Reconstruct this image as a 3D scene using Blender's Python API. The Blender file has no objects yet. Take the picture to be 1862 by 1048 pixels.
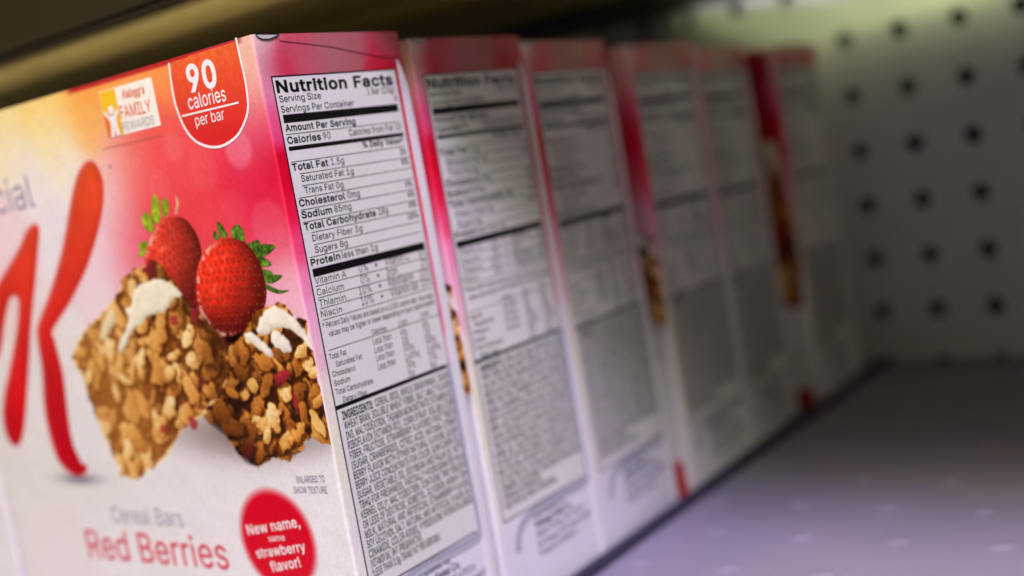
import bpy, bmesh, math, random
import numpy as np
import mathutils
from mathutils import Matrix, Vector
import mathutils.geometry

random.seed(7)
SC = bpy.context.scene
COL = SC.collection
H = 0.160            # carton height, metres; the shelf deck is z = 0

# ------------------------------------------------------------------ camera
cam_d = bpy.data.cameras.new('camera')
cam = bpy.data.objects.new('camera', cam_d)
COL.objects.link(cam)
cam.matrix_world = Matrix(((0.7990, 0.0758, 0.5965, 0.19890),
                           (0.5763, 0.1866, -0.7957, -0.18682),
                           (-0.1716, 0.9795, 0.1054, -0.03671 + H),
                           (0, 0, 0, 1)))
cam_d.sensor_width = 36.0
cam_d.lens = 41.842
cam_d.clip_start = 0.01
cam_d.clip_end = 20.0
cam_d.dof.use_dof = True
cam_d.dof.focus_distance = 0.268
cam_d.dof.aperture_fstop = 5.0
SC.camera = cam

# ------------------------------------------------------------------ world, lamps, exposure
world = bpy.data.worlds.new('World')
SC.world = world
world.use_nodes = True
wb = world.node_tree.nodes['Background']
wb.inputs['Color'].default_value = (0.75, 0.68, 0.66, 1)
wb.inputs['Strength'].default_value = 0.012


def area(name, loc, target, size, power, colour, size_y=None):
    d = bpy.data.lights.new(name, 'AREA')
    d.energy = power
    d.color = colour
    d.shape = 'RECTANGLE'
    d.size = size
    d.size_y = size_y or size
    o = bpy.data.objects.new(name, d)
    COL.objects.link(o)
    o.location = loc
    o.rotation_euler = (Vector(target) - Vector(loc)).to_track_quat('-Z', 'Y').to_euler()
    return o


area('aisle_lamp', (-0.30, -0.62, 1.08), (-0.05, 0.0, 0.08), 0.45, 9.0, (0.97, 1.0, 0.42))
area('ceiling_lamp', (0.62, -0.60, 1.02), (0.0, 0.05, 0.08), 0.50, 17.0, (0.98, 1.0, 0.84))
area('purple_lamp', (0.62, -0.60, 1.04), (0.15, 0.08, 0.0), 0.26, 13.5, (0.44, 0.26, 1.0))
area('side_lamp', (0.75, -0.42, 0.20), (0.0, 0.10, 0.08), 0.20, 0.46, (0.97, 1.0, 0.78))
area('gap_lamp', (0.125, 0.300, 0.300), (0.10, 0.354, 0.16), 0.13, 0.85, (0.90, 1.0, 0.50), 0.008)  # unseen lamp added above the rear gap to throw the pegboard's light patch
area('back_lamp', (-0.01, 0.224, 0.270), (-0.02, 0.354, 0.172), 0.08, 0.16, (0.60, 0.45, 1.0), 0.010)  # unseen lamp added for the violet light at the pegboard's top

SC.view_settings.view_transform = 'Standard'
SC.view_settings.look = 'None'
SC.view_settings.exposure = 0.0
SC.view_settings.gamma = 1.0
SC.view_settings.use_curve_mapping = False
SC.cycles.max_bounces = 6
SC.cycles.use_denoising = True

# ------------------------------------------------------------------ materials
def lin(c):
    c = np.asarray(c, float) / 255.0
    return np.where(c <= 0.04045, c / 12.92, ((c + 0.055) / 1.055) ** 2.4)


def base_mat(name, rough, spec=0.5):
    m = bpy.data.materials.new(name)
    m.use_nodes = True
    b = m.node_tree.nodes['Principled BSDF']
    b.inputs['Roughness'].default_value = rough
    b.inputs['Specular IOR Level'].default_value = spec
    return m, m.node_tree.nodes, m.node_tree.links, b


def noise_node(n, l, scale, detail=4.0, coord='Object', rough=0.55):
    tc = n.new('ShaderNodeTexCoord')
    t = n.new('ShaderNodeTexNoise')
    t.inputs['Scale'].default_value = scale
    t.inputs['Detail'].default_value = detail
    t.inputs['Roughness'].default_value = rough
    l.new(tc.outputs[coord], t.inputs['Vector'])
    return t


def add_bump(n, l, b, scale, strength, dist=0.0002, detail=3.0):
    t = noise_node(n, l, scale, detail)
    bm = n.new('ShaderNodeBump')
    bm.inputs['Strength'].default_value = strength
    bm.inputs['Distance'].default_value = dist
    l.new(t.outputs['Fac'], bm.inputs['Height'])
    l.new(bm.outputs['Normal'], b.inputs['Normal'])


def flat_mat(name, rgb, rough=0.42, spec=0.4, vary=0.05, scale=700):
    """ink, paper, metal: one colour with a little fine variation"""
    m, n, l, b = base_mat(name, rough, spec)
    t = noise_node(n, l, scale)
    r = n.new('ShaderNodeValToRGB')
    c = lin(rgb)
    r.color_ramp.elements[0].position = 0.3
    r.color_ramp.elements[1].position = 0.7
    r.color_ramp.elements[0].color = (*[float(v) * (1 - vary) for v in c], 1)
    r.color_ramp.elements[1].color = (*[min(1, float(v) * (1 + vary)) for v in c], 1)
    l.new(t.outputs['Fac'], r.inputs['Fac'])
    l.new(r.outputs['Color'], b.inputs['Base Color'])
    add_bump(n, l, b, 45, 0.10, 0.004)
    return m


def print_mat():
    m, n, l, b = base_mat('printed_card', 0.34, 0.5)
    a = n.new('ShaderNodeAttribute')
    a.attribute_name = 'print_colour'
    t = noise_node(n, l, 900, 5)
    mp = n.new('ShaderNodeMapRange')
    mp.inputs['From Min'].default_value = 0.25
    mp.inputs['From Max'].default_value = 0.75
    mp.inputs['To Min'].default_value = 0.92
    mp.inputs['To Max'].default_value = 1.07
    l.new(t.outputs['Fac'], mp.inputs['Value'])
    v = n.new('ShaderNodeVectorMath')
    v.operation = 'SCALE'
    l.new(a.outputs['Color'], v.inputs[0])
    l.new(mp.outputs['Result'], v.inputs['Scale'])
    l.new(v.outputs['Vector'], b.inputs['Base Color'])
    add_bump(n, l, b, 40, 0.17, 0.004)
    return m


M_PRINT = print_mat()
M_CARD = flat_mat('card_board', (206, 196, 184), 0.6, 0.3, 0.08)
M_GREYCARD = flat_mat('grey_board', (196, 192, 184), 0.8, 0.2, 0.15)
M_LABEL = flat_mat('label_paper', (224, 222, 210), 0.42, 0.4, 0.02)
M_SEAM = flat_mat('seam_paper', (228, 225, 219), 0.45, 0.35, 0.03)
M_BLACK = flat_mat('black_ink', (13, 11, 12), 0.45, 0.3)
M_NAVY = flat_mat('navy_ink', (14, 14, 30), .45, .3)
M_GREY = flat_mat('grey_ink', (150, 150, 160), 0.45, 0.35)
M_SWOOSH = flat_mat('silver_ink', (168, 168, 176), 0.4, 0.4, 0.06)
M_TEXTGREY = flat_mat('text_grey_ink', (118, 108, 118), 0.45, 0.35)
M_PALEGREY = flat_mat('pale_grey_ink', (178, 168, 176), 0.45, 0.35)
M_LILAC = flat_mat('lilac_ink', (152, 138, 172), 0.45, 0.35)
M_CORAL = flat_mat('coral_ink', (222, 88, 98), 0.45, 0.35)
M_WHITE = flat_mat('white_ink', (245, 238, 235), 0.4, 0.4)
M_ORANGE = flat_mat('orange_ink', (232, 112, 60), 0.42, 0.4)
M_CAPTION = flat_mat('caption_ink', (196, 120, 90), 0.42, 0.4)

# ------------------------------------------------------------------ objects
def link(name, me, parent=None):
    o = bpy.data.objects.new(name, me)
    COL.objects.link(o)
    if parent:
        o.parent = parent
    return o


def mesh(name, verts, faces, mat, parent=None, colours=None, smooth=False):
    me = bpy.data.meshes.new(name)
    me.from_pydata([tuple(map(float, v)) for v in verts], [], [tuple(map(int, f)) for f in faces])
    if colours is not None:
        at = me.color_attributes.new('print_colour', 'FLOAT_COLOR', 'POINT')
        c4 = np.ones((len(verts), 4), np.float32)
        c4[:, :3] = colours
        at.data.foreach_set('color', c4.ravel())
    me.materials.append(mat)
    if smooth:
        me.shade_smooth()
    me.update()
    return link(name, me, parent)


def thing(name, label, cat, loc, rotz=0.0, group=None):
    o = bpy.data.objects.new(name, None)
    o.empty_display_size = 0.02
    COL.objects.link(o)
    o.location = loc
    o.rotation_euler = (0, 0, rotz)
    o['label'] = label
    o['category'] = cat
    if group:
        o['group'] = group
    return o


# artwork coordinates, millimetres.  front: (x, z) from the top right corner; side: (y, z) from the top left corner
SIDE_TEXT = [('Nutrition Facts', 4.21, -13.15, 44.05, -13.36, 2.57, 0.03), ('Serving Size', 4.43, -15.4, 17.74, -15.31, 1.47, 0.006), ('1 Bar (23g)', 33.86, -15.4, 43.79, -15.31, 1.54, 0.006), ('Servings Per Container', 4.37, -17.73, 28.46, -17.75, 1.48, 0.006), ('6', 43.5, -17.37, 44.52, -17.36, 1.5, 0.006), ('Amount Per Serving', 4.51, -22.01, 27.78, -22.17, 1.47, 0.024), ('Calories', 4.41, -24.85, 15.21, -24.78, 1.53, 0.024), ('90', 15.97, -24.85, 18.51, -24.79, 1.59, 0.006), ('Calories from Fat 10', 24.84, -24.78, 44.0, -24.76, 1.56, 0.006), ('% Daily Value*', 28.81, -28.0, 43.93, -28.09, 1.38, 0.024), ('Total Fat', 4.31, -30.96, 15.99, -31.03, 1.53, 0.024), ('1.5g', 16.98, -31.03, 21.34, -31.08, 1.58, 0.006), ('2%', 41.98, -31.01, 44.16, -30.96, 1.37, 0.024), ('Saturated Fat 1g', 6.43, -33.78, 23.94, -33.88, 1.48, 0.006), ('5%', 41.8, -33.57, 44.38, -33.58, 1.36, 0.024), ('Trans Fat 0g', 6.78, -36.51, 19.6, -36.64, 1.48, 0.006), ('Cholesterol', 4.33, -39.22, 19.47, -39.39, 1.53, 0.024), ('0mg', 20.34, -39.36, 24.62, -39.41, 1.61, 0.006), ('0%', 41.67, -39.18, 44.26, -39.2, 1.36, 0.024), ('Sodium', 4.39, -41.98, 14.34, -42.04, 1.54, 0.024), ('85mg', 15.13, -42.04, 20.89, -42.06, 1.58, 0.006), ('4%', 41.79, -41.83, 44.39, -41.86, 1.36, 0.024), ('Total Carbohydrate', 4.5, -44.75, 28.99, -44.77, 1.53, 0.024), ('18g', 29.91, -44.76, 33.53, -44.75, 1.65, 0.006), ('6%', 41.62, -44.48, 44.35, -44.47, 1.36, 0.024), ('Dietary Fiber 3g', 6.34, -47.6, 23.26, -47.67, 1.48, 0.006), ('10%', 40.36, -47.32, 44.3, -47.36, 1.35, 0.024), ('Sugars 8g', 6.42, -50.33, 17.35, -50.38, 1.48, 0.006), ('Protein', 4.41, -53.04, 14.12, -52.99, 1.53, 0.024), ('less than 1g', 14.77, -53.0, 27.36, -53.03, 1.58, 0.006), ('Vitamin A', 4.55, -57.33, 14.93, -57.45, 1.53, 0), ('0%', 19.44, -57.33, 22.540000000000003, -57.33, 2.1, 0), ('•', 25.3, -57.23, 26.0, -57.23, 2.0, 0.0), ('Vitamin C', 28.8, -57.33, 37.9, -57.33, 2.2, 0), ('0%', 42.0, -57.33, 45.0, -57.33, 2.1, 0), ('Calcium', 4.46, -60.0, 13.35, -60.12, 1.53, 0), ('0%', 19.4, -60.0, 22.5, -60.0, 2.1, 0), ('•', 25.3, -59.9, 26.0, -59.9, 2.0, 0.0), ('Iron', 28.8, -60.0, 32.8, -60.0, 2.2, 0), ('2%', 42.0, -60.0, 45.0, -60.0, 2.1, 0), ('Thiamin', 4.46, -62.53, 13.39, -62.76, 1.54, 0), ('10%', 18.11, -62.53, 22.509999999999998, -62.53, 2.1, 0), ('•', 25.3, -62.43, 26.0, -62.43, 2.0, 0.0), ('Riboflavin', 28.8, -62.53, 38.2, -62.53, 2.2, 0), ('10%', 40.8, -62.53, 45.0, -62.53, 2.1, 0), ('Niacin', 4.48, -65.13, 11.41, -65.25, 1.54, 0), ('10%', 18.2, -65.13, 22.6, -65.13, 2.1, 0), ('•', 25.3, -65.03, 26.0, -65.03, 2.0, 0.0), ('Vitamin B6', 28.8, -65.13, 39.5, -65.13, 2.2, 0), ('10%', 40.8, -65.13, 45.0, -65.13, 2.1, 0), ('* Percent Daily Values are based on a 2,000 calorie diet. Your daily', 4.28, -67.68, 44.57, -68.3, 1.35, 0.006), ('values may be higher or lower depending on your calorie needs:', 5.71, -69.91, 44.57, -69.96, 1.35, 0.006), ('Calories', 19.86, -72.56, 25.04, -72.66, 1.21, 0.006), ('2,000', 29.61, -72.66, 32.97, -72.72, 1.18, 0.006), ('2,500', 38.29, -72.27, 41.62, -72.36, 1.21, 0.006), ('Total Fat', 4.47, -75.1, 10.13, -75.16, 1.29, 0.006), ('Less than', 19.7, -75.1, 26.2, -75.1, 1.7, 0), ('65g', 29.8, -75.1, 32.14, -75.1, 1.7, 0), ('80g', 38.5, -75.1, 40.78, -75.1, 1.7, 0), ('Saturated Fat', 6.11, -77.18, 14.99, -77.36, 1.3, 0.006), ('Less than', 19.7, -77.18, 26.2, -77.18, 1.7, 0), ('20g', 29.8, -77.18, 32.14, -77.18, 1.7, 0), ('25g', 38.5, -77.18, 40.78, -77.18, 1.7, 0), ('Cholesterol', 4.43, -79.21, 12.2, -79.47, 1.29, 0.006), ('Less than', 19.7, -79.21, 26.2, -79.21, 1.7, 0), ('300mg', 29.8, -79.21, 33.7, -79.21, 1.7, 0), ('300mg', 38.5, -79.21, 42.3, -79.21, 1.7, 0), ('Sodium', 4.48, -81.39, 9.83, -81.47, 1.28, 0.006), ('Less than', 19.7, -81.39, 26.2, -81.39, 1.7, 0), ('2,400mg', 29.8, -81.39, 35.26, -81.39, 1.7, 0), ('2,400mg', 38.5, -81.39, 43.82, -81.39, 1.7, 0), ('Total Carbohydrate', 4.42, -83.41, 17.12, -83.89, 1.28, 0.006), ('300g', 29.8, -83.41, 32.92, -83.41, 1.7, 0), ('375g', 38.5, -83.41, 41.54, -83.41, 1.7, 0), ('Dietary Fiber', 6.17, -85.72, 14.49, -86.03, 1.3, 0.006), ('25g', 29.8, -85.72, 32.14, -85.72, 1.7, 0), ('30g', 38.5, -85.72, 40.78, -85.72, 1.7, 0)]
SIDE_SMALL = [('INGREDIENTS:', 5.0, -89.57, 15.6, -89.57, 1.85, 0.03), ('CEREAL (RICE, WHOLE GRAIN WHEAT, SUGAR,', 16.4, -89.57, 45.2, -89.57, 1.85, 0.012), ('WHEAT BRAN, SOLUBLE WHEAT FIBER, SALT, MALT FLAVOR-', 5.0, -91.97, 45.2, -91.97, 1.85, 0.012), ('ING, MALTODEXTRIN, THIAMIN MONONITRATE [VITAMIN B1],', 5.0, -94.38, 45.2, -94.38, 1.85, 0.012), ('RIBOFLAVIN [VITAMIN B2]), CORN SYRUP, SOLUBLE CORN', 5.0, -96.79, 45.2, -96.79, 1.85, 0.012), ('FIBER, FRUCTOSE, STRAWBERRY FLAVORED FRUIT PIECES', 5.0, -99.19, 45.2, -99.19, 1.85, 0.012), ('(SUGAR, CRANBERRIES, CITRIC ACID, NATURAL STRAW-', 5.0, -101.6, 45.2, -101.6, 1.85, 0.012), ('BERRY FLAVOR WITH OTHER NATURAL FLAVORS, ELDER-', 5.0, -104.01, 45.2, -104.01, 1.85, 0.012), ('BERRY JUICE CONCENTRATE FOR COLOR, SUNFLOWER OIL),', 5.0, -106.41, 45.2, -106.41, 1.85, 0.012), ('SUGAR, VEGETABLE OIL (SOYBEAN AND PALM OIL WITH', 5.0, -108.82, 45.2, -108.82, 1.85, 0.012), ('TBHQ FOR FRESHNESS, PARTIALLY HYDROGENATED PALM', 5.0, -111.23, 45.2, -111.23, 1.85, 0.012), ('KERNEL OIL)†, MALTODEXTRIN, CONTAINS TWO PERCENT', 5.0, -113.63, 45.2, -113.63, 1.85, 0.012), ('OR LESS OF DEXTROSE, SORBITOL, GLYCERIN, NONFAT DRY', 5.0, -116.04, 45.2, -116.04, 1.85, 0.012), ('MILK, NATURAL AND ARTIFICIAL STRAWBERRY FLAVOR,', 5.0, -118.45, 45.2, -118.45, 1.85, 0.012), ('SOY LECITHIN, SALT, NATURAL AND ARTIFICIAL FLAVOR, NI-', 5.0, -120.85, 45.2, -120.85, 1.85, 0.012), ('CINAMIDE, COLOR ADDED, PYRIDOXINE HYDROCHLORIDE', 5.0, -123.26, 45.2, -123.26, 1.85, 0.012), ('(VITAMIN B6), BHT (PRESERVATIVE).', 5.0, -125.67, 24.0, -125.67, 1.85, 0.012), ('†LESS THAN 0.5g TRANS FAT PER SERVING.', 5.0, -128.07, 30.5, -128.07, 1.85, 0.012), ('Distributed by', 17, -134.6, 32.68, -134.6, 1.9, 0.02), ('Kellogg Sales Co.', 17, -137.4, 36.040000000000006, -137.4, 1.9, 0.02), ('Battle Creek, MI 49016', 17, -140.2, 41.64, -140.2, 1.9, 0), ('Exchange: FSC paper board', 17, -143.0, 45.0, -143.0, 1.9, 0), ('Product of Mexico', 17, -145.8, 36.040000000000006, -145.8, 1.9, 0)]
RULES = [(4.52, -19.21, 44.2, 1.9), (4.41, -22.74, 43.99, 0.16), (4.43, -26.0, 44.41, 0.95), (4.36, -29.05, 43.87, 0.16), (6.36, -31.91, 45.35, 0.16), (6.33, -34.69, 45.42, 0.16), (4.46, -37.34, 45.22, 0.16), (4.47, -40.09, 45.08, 0.16), (4.37, -42.93, 44.85, 0.16), (6.5, -45.57, 44.58, 0.16), (6.45, -48.44, 44.64, 0.16), (4.47, -51.07, 44.49, 0.16), (4.45, -54.7, 44.69, 1.9), (4.56, -57.85, 45.07, 0.16), (4.65, -60.56, 45.29, 0.16), (4.55, -63.1, 45.1, 0.16), (4.54, -65.8, 44.84, 0.16), (4.7, -72.95, 45.54, 0.16), (3.61, -86.42, 46.4, 1.0)]
SWOOSH_PX = [(46.86, -94.56), (46.42, -103.73), (46.11, -117.67), (46.89, -129.26), (46.52, -129.22), (34.95, -128.43), (25.37, -127.82), (19.74, -128.8), (16.7, -130.27), (13.96, -130.85), (14.69, -131.67), (19.01, -131.4), (25.62, -131.74), (38.09, -132.61), (47.73, -132.9), (50.33, -131.93), (50.17, -128.53), (49.56, -118.8), (49.86, -104.73), (48.91, -95.11)]
TUCK_FLAP = [(7.33, -0.51), (17.32, -0.38), (32.26, -0.59), (48.55, -0.81), (47.12, -6.7), (42.77, -6.41), (38.8, -5.87), (31.18, -4.56), (23.87, -3.3), (15.89, -2.39), (8.07, -1.58)]
FOLD_GAP = [(0.95, -0.11), (3.26, -0.06), (7.93, -0.18), (7.33, -0.51), (6.24, -0.79), (4.98, -1.14), (3.3, -1.2), (2.04, -0.95)]
FRONT_TEXT = [('90', -24.18, -8.57, -13.92, -8.81, 5.84, 0.03), ('calories', -25.42, -12.52, -12.07, -12.65, 3.33, 0.006), ('per bar', -24.16, -16.64, -13.86, -16.66, 2.6, 0), ('FAMILY', -51.29, -10.44, -39.07, -10.62, 2.98, 0.006), ('REWARDS', -51.49, -13.56, -38.77, -13.68, 2.09, 0.004), ("Kellogg's", -49.04, -5.86, -40.2, -6.05, 1.92, 0.02), ('www.kelloggsfamilyrewards.com', -60.98, -16.85, -36.74, -16.96, 0.73, 0), ('cial', -114.91, -27.09, -95.7, -27.54, 9.51, 0), ('ENLARGED TO', -13.79, -103.42, -4.28, -102.98, 1.63, 0), ('SHOW TEXTURE', -15.45, -106.0, -4.22, -105.72, 1.65, 0), ('New name,', -35.23, -117.42, -15.67, -114.37, 2.54, 0.012), ('same', -28.01, -118.74, -22.0, -118.09, 1.58, 0.004), ('strawberry', -33.56, -123.36, -15.31, -120.43, 2.4, 0.012), ('flavor!', -29.12, -126.63, -18.15, -124.56, 2.47, 0.012), ('Cereal Bars', -91.11, -116.53, -60.11, -116.37, 4.67, 0), ('Red Berries', -106.0, -127.66, -45.03, -127.09, 8.34, 0.006)]
BADGE90 = [(-29.37, -0.82), (-29.85, -4.9), (-30.06, -9.44), (-29.68, -12.12), (-28.82, -15.28), (-27.27, -18.14), (-24.91, -20.33), (-21.38, -21.89), (-17.61, -22.45), (-13.97, -21.96), (-10.53, -20.7), (-7.55, -18.27), (-5.61, -15.46), (-4.93, -11.84), (-4.77, -8.15), (-4.98, -3.8), (-5.07, 0.29)]
BADGE_LINE = [(-28.47, -13.56), (-8.26, -13.73)]
REWARD = [(-57.8, -2.51), (-36.8, -2.99), (-38.25, -14.59), (-58.19, -14.25)]
REWARD_MID = [(-50.96, -2.41), (-52.19, -13.82)]
K_RIGHT = [(-68.04, -18.74), (-71.25, -19.58), (-74.19, -21.64), (-77.5, -25.28), (-81.07, -30.29), (-84.92, -35.95), (-88.99, -41.4), (-93.05, -46.05), (-97.39, -50.61), (-102.78, -55.67), (-106.96, -59.49), (-108.38, -61.79), (-109.2, -66.83), (-109.95, -73.19), (-112.5, -82.13), (-113.26, -90.07), (-112.19, -97.56), (-110.46, -100.31), (-108.1, -102.07), (-104.83, -103.47), (-100.96, -103.07), (-98.58, -101.58), (-98.39, -100.3), (-100.07, -99.85), (-100.78, -98.9), (-102.51, -94.11), (-102.2, -87.4), (-100.73, -79.02), (-100.04, -73.52), (-100.29, -67.7), (-100.55, -64.08), (-100.92, -62.19), (-98.55, -60.14), (-89.98, -54.67), (-84.33, -50.39), (-79.34, -46.31), (-74.74, -41.7), (-71.07, -37.53), (-68.03, -33.66), (-65.9, -30.31), (-64.47, -26.91), (-63.97, -24.13), (-64.65, -21.34), (-65.9, -19.47)]
K_LEFT = [(-97.33, -32.07), (-98.93, -32.05), (-101.03, -32.59), (-103.87, -34.29), (-106.76, -36.79), (-110.18, -39.11), (-113.91, -41.45), (-121.07, -45.78), (-130.7, -51.38), (-140.28, -56.22), (-149.8, -60.23), (-158.11, -64.63), (-158.33, -68.95), (-153.05, -71.73), (-145.27, -71.99), (-134.98, -69.34), (-129.52, -66.9), (-126.94, -63.41), (-123.04, -57.26), (-119.53, -52.8), (-117.74, -51.16), (-115.77, -50.51), (-114.15, -51.42), (-114.2, -53.01), (-117.07, -58.91), (-120.39, -63.73), (-126.59, -72.13), (-131.39, -78.29), (-135.16, -84.75), (-136.0, -90.66), (-134.12, -94.21), (-132.24, -94.71), (-129.26, -93.86), (-125.53, -89.52), (-120.55, -80.35), (-116.66, -72.47), (-112.6, -64.11), (-108.06, -55.16), (-103.14, -46.6), (-98.37, -37.61), (-96.57, -34.28), (-96.52, -32.76)]
BERRY_A = [(-38.15, -36.62), (-42.25, -36.68), (-45.96, -37.85), (-49.24, -40.16), (-51.75, -43.11), (-53.79, -46.69), (-50.66, -49.65), (-45.46, -54.35), (-40.68, -60.01), (-37.35, -59.7), (-34.66, -54.12), (-32.01, -48.11), (-31.38, -45.08), (-31.83, -41.95), (-33.35, -39.22), (-35.19, -37.47)]
BERRY_B = [(-21.53, -43.61), (-25.42, -43.88), (-28.83, -44.92), (-31.93, -47.35), (-34.48, -50.49), (-36.22, -55.05), (-36.87, -58.15), (-36.1, -61.36), (-34.32, -64.09), (-32.16, -66.05), (-29.78, -67.22), (-26.28, -67.14), (-21.36, -65.86), (-17.05, -63.82), (-14.1, -61.73), (-12.26, -59.35), (-11.28, -56.43), (-11.36, -52.95), (-11.94, -49.93), (-13.36, -47.32), (-15.36, -45.38), (-17.97, -44.22)]
LEAVES = [[(-44.68, -30.11), (-47.22, -34.02), (-47.01, -37.21), (-44.42, -36.97), (-43.5, -32.87)], [(-42.46, -32.22), (-42.89, -36.09), (-41.14, -35.76), (-40.01, -33.55), (-40.71, -31.91)], [(-51.41, -35.13), (-51.35, -37.54), (-49.39, -39.34), (-47.51, -38.74), (-47.48, -36.1), (-49.01, -34.34)], [(-37.02, -31.84), (-37.19, -33.62), (-38.53, -35.8), (-37.56, -36.06), (-36.18, -33.74), (-36.25, -31.93)], [(-55.07, -41.71), (-54.41, -42.85), (-55.86, -44.61), (-53.85, -45.06), (-51.33, -42.62), (-51.36, -41.44)], [(-23.63, -39.26), (-23.93, -41.5), (-22.97, -43.36), (-21.07, -43.31), (-21.58, -41.24)], [(-25.42, -41.34), (-26.09, -43.05), (-25.0, -43.77), (-23.56, -43.3)], [(-19.39, -41.98), (-19.61, -43.46), (-17.51, -45.17), (-15.71, -46.09), (-15.08, -43.17), (-16.27, -40.96), (-18.16, -41.11)], [(-14.93, -45.92), (-15.42, -48.11), (-12.79, -49.1), (-9.14, -48.95), (-5.45, -47.19), (-8.39, -46.32), (-10.51, -46.21), (-10.58, -45.22), (-13.15, -45.35)], [(-13.71, -49.27), (-13.04, -51.22), (-8.04, -51.36), (-9.98, -49.36)], [(-12.5, -51.86), (-11.85, -54.65), (-8.87, -55.53), (-5.07, -54.07), (-8.28, -53.45), (-8.45, -52.8)], [(-11.78, -55.15), (-11.04, -56.85), (-7.46, -58.06), (-3.81, -57.59), (-7.54, -57.11)]]
BAR_A = [(-50.5, -46.67), (-47.72, -48.32), (-45.14, -51.19), (-42.34, -54.61), (-39.69, -57.71), (-36.2, -61.4), (-33.39, -64.46), (-30.94, -67.88), (-29.95, -72.72), (-31.5, -77.21), (-35.19, -80.58), (-39.37, -84.0), (-44.47, -86.77), (-49.34, -88.45), (-53.23, -90.31), (-56.85, -93.23), (-60.06, -96.19), (-63.78, -98.46), (-70.55, -101.27), (-77.35, -103.69), (-81.27, -103.0), (-83.55, -100.25), (-84.71, -96.38), (-86.63, -92.5), (-87.55, -88.62), (-89.16, -82.39), (-90.55, -76.93), (-91.24, -73.82), (-93.22, -71.42), (-92.62, -68.35), (-88.72, -64.68), (-82.41, -61.22), (-76.52, -58.58), (-72.66, -56.6), (-68.63, -54.67), (-64.17, -50.64), (-60.06, -48.82), (-54.57, -47.44)]
BAR_B = [(-13.6, -61.24), (-8.79, -60.9), (-4.51, -62.09), (-1.03, -64.63), (0.41, -67.27), (0.09, -71.74), (0.13, -76.9), (0.52, -82.08), (0.92, -87.27), (1.48, -90.52), (0.69, -93.52), (-2.1, -93.26), (-5.15, -92.48), (-10.38, -95.42), (-15.24, -97.35), (-21.11, -97.69), (-27.49, -99.29), (-31.17, -98.08), (-33.33, -95.01), (-36.08, -91.78), (-40.87, -88.94), (-42.98, -86.78), (-39.15, -83.3), (-34.65, -80.17), (-30.89, -75.85), (-30.47, -71.74), (-26.27, -67.84), (-20.61, -65.45)]
ICING_A = [(-60.5, -53.22), (-56.94, -51.74), (-52.87, -51.19), (-48.7, -51.42), (-45.64, -52.31), (-43.64, -53.85), (-42.0, -55.14), (-41.85, -55.95), (-45.32, -56.5), (-47.37, -57.69), (-50.02, -59.4), (-53.98, -59.8), (-57.6, -60.28), (-59.33, -61.55), (-63.78, -62.96), (-66.27, -65.06), (-68.71, -67.46), (-71.61, -68.75), (-72.32, -68.15), (-70.66, -65.96), (-67.66, -63.3), (-65.23, -60.64), (-65.45, -57.84), (-63.16, -57.16), (-61.91, -55.32)]
ICING_B = [(-17.62, -66.32), (-15.96, -63.88), (-12.71, -61.42), (-9.83, -60.91), (-6.74, -61.81), (-4.13, -63.75), (-2.03, -66.19), (-0.02, -68.9), (0.32, -71.7), (-1.17, -71.15), (-3.2, -68.44), (-5.97, -66.61), (-8.94, -65.85), (-11.95, -66.38), (-14.4, -67.35), (-16.2, -67.26)]
DRIP_A = [(-22.37, -66.72), (-20.0, -66.34), (-17.99, -67.57), (-15.09, -69.74), (-13.29, -71.6), (-14.14, -72.82), (-15.83, -72.35), (-18.2, -70.36), (-20.69, -68.71), (-22.02, -67.62)]
DRIP_B = [(-12.45, -66.85), (-10.25, -66.72), (-8.52, -68.16), (-6.77, -70.24), (-7.39, -71.71), (-9.56, -71.86), (-11.72, -70.66), (-13.01, -68.83)]
ICING_C = [(-75.53, -60.02), (-72.3, -57.39), (-70.69, -58.06), (-70.56, -60.32), (-73.77, -62.96), (-77.49, -65.62), (-79.14, -64.96), (-77.69, -62.17)]
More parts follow.
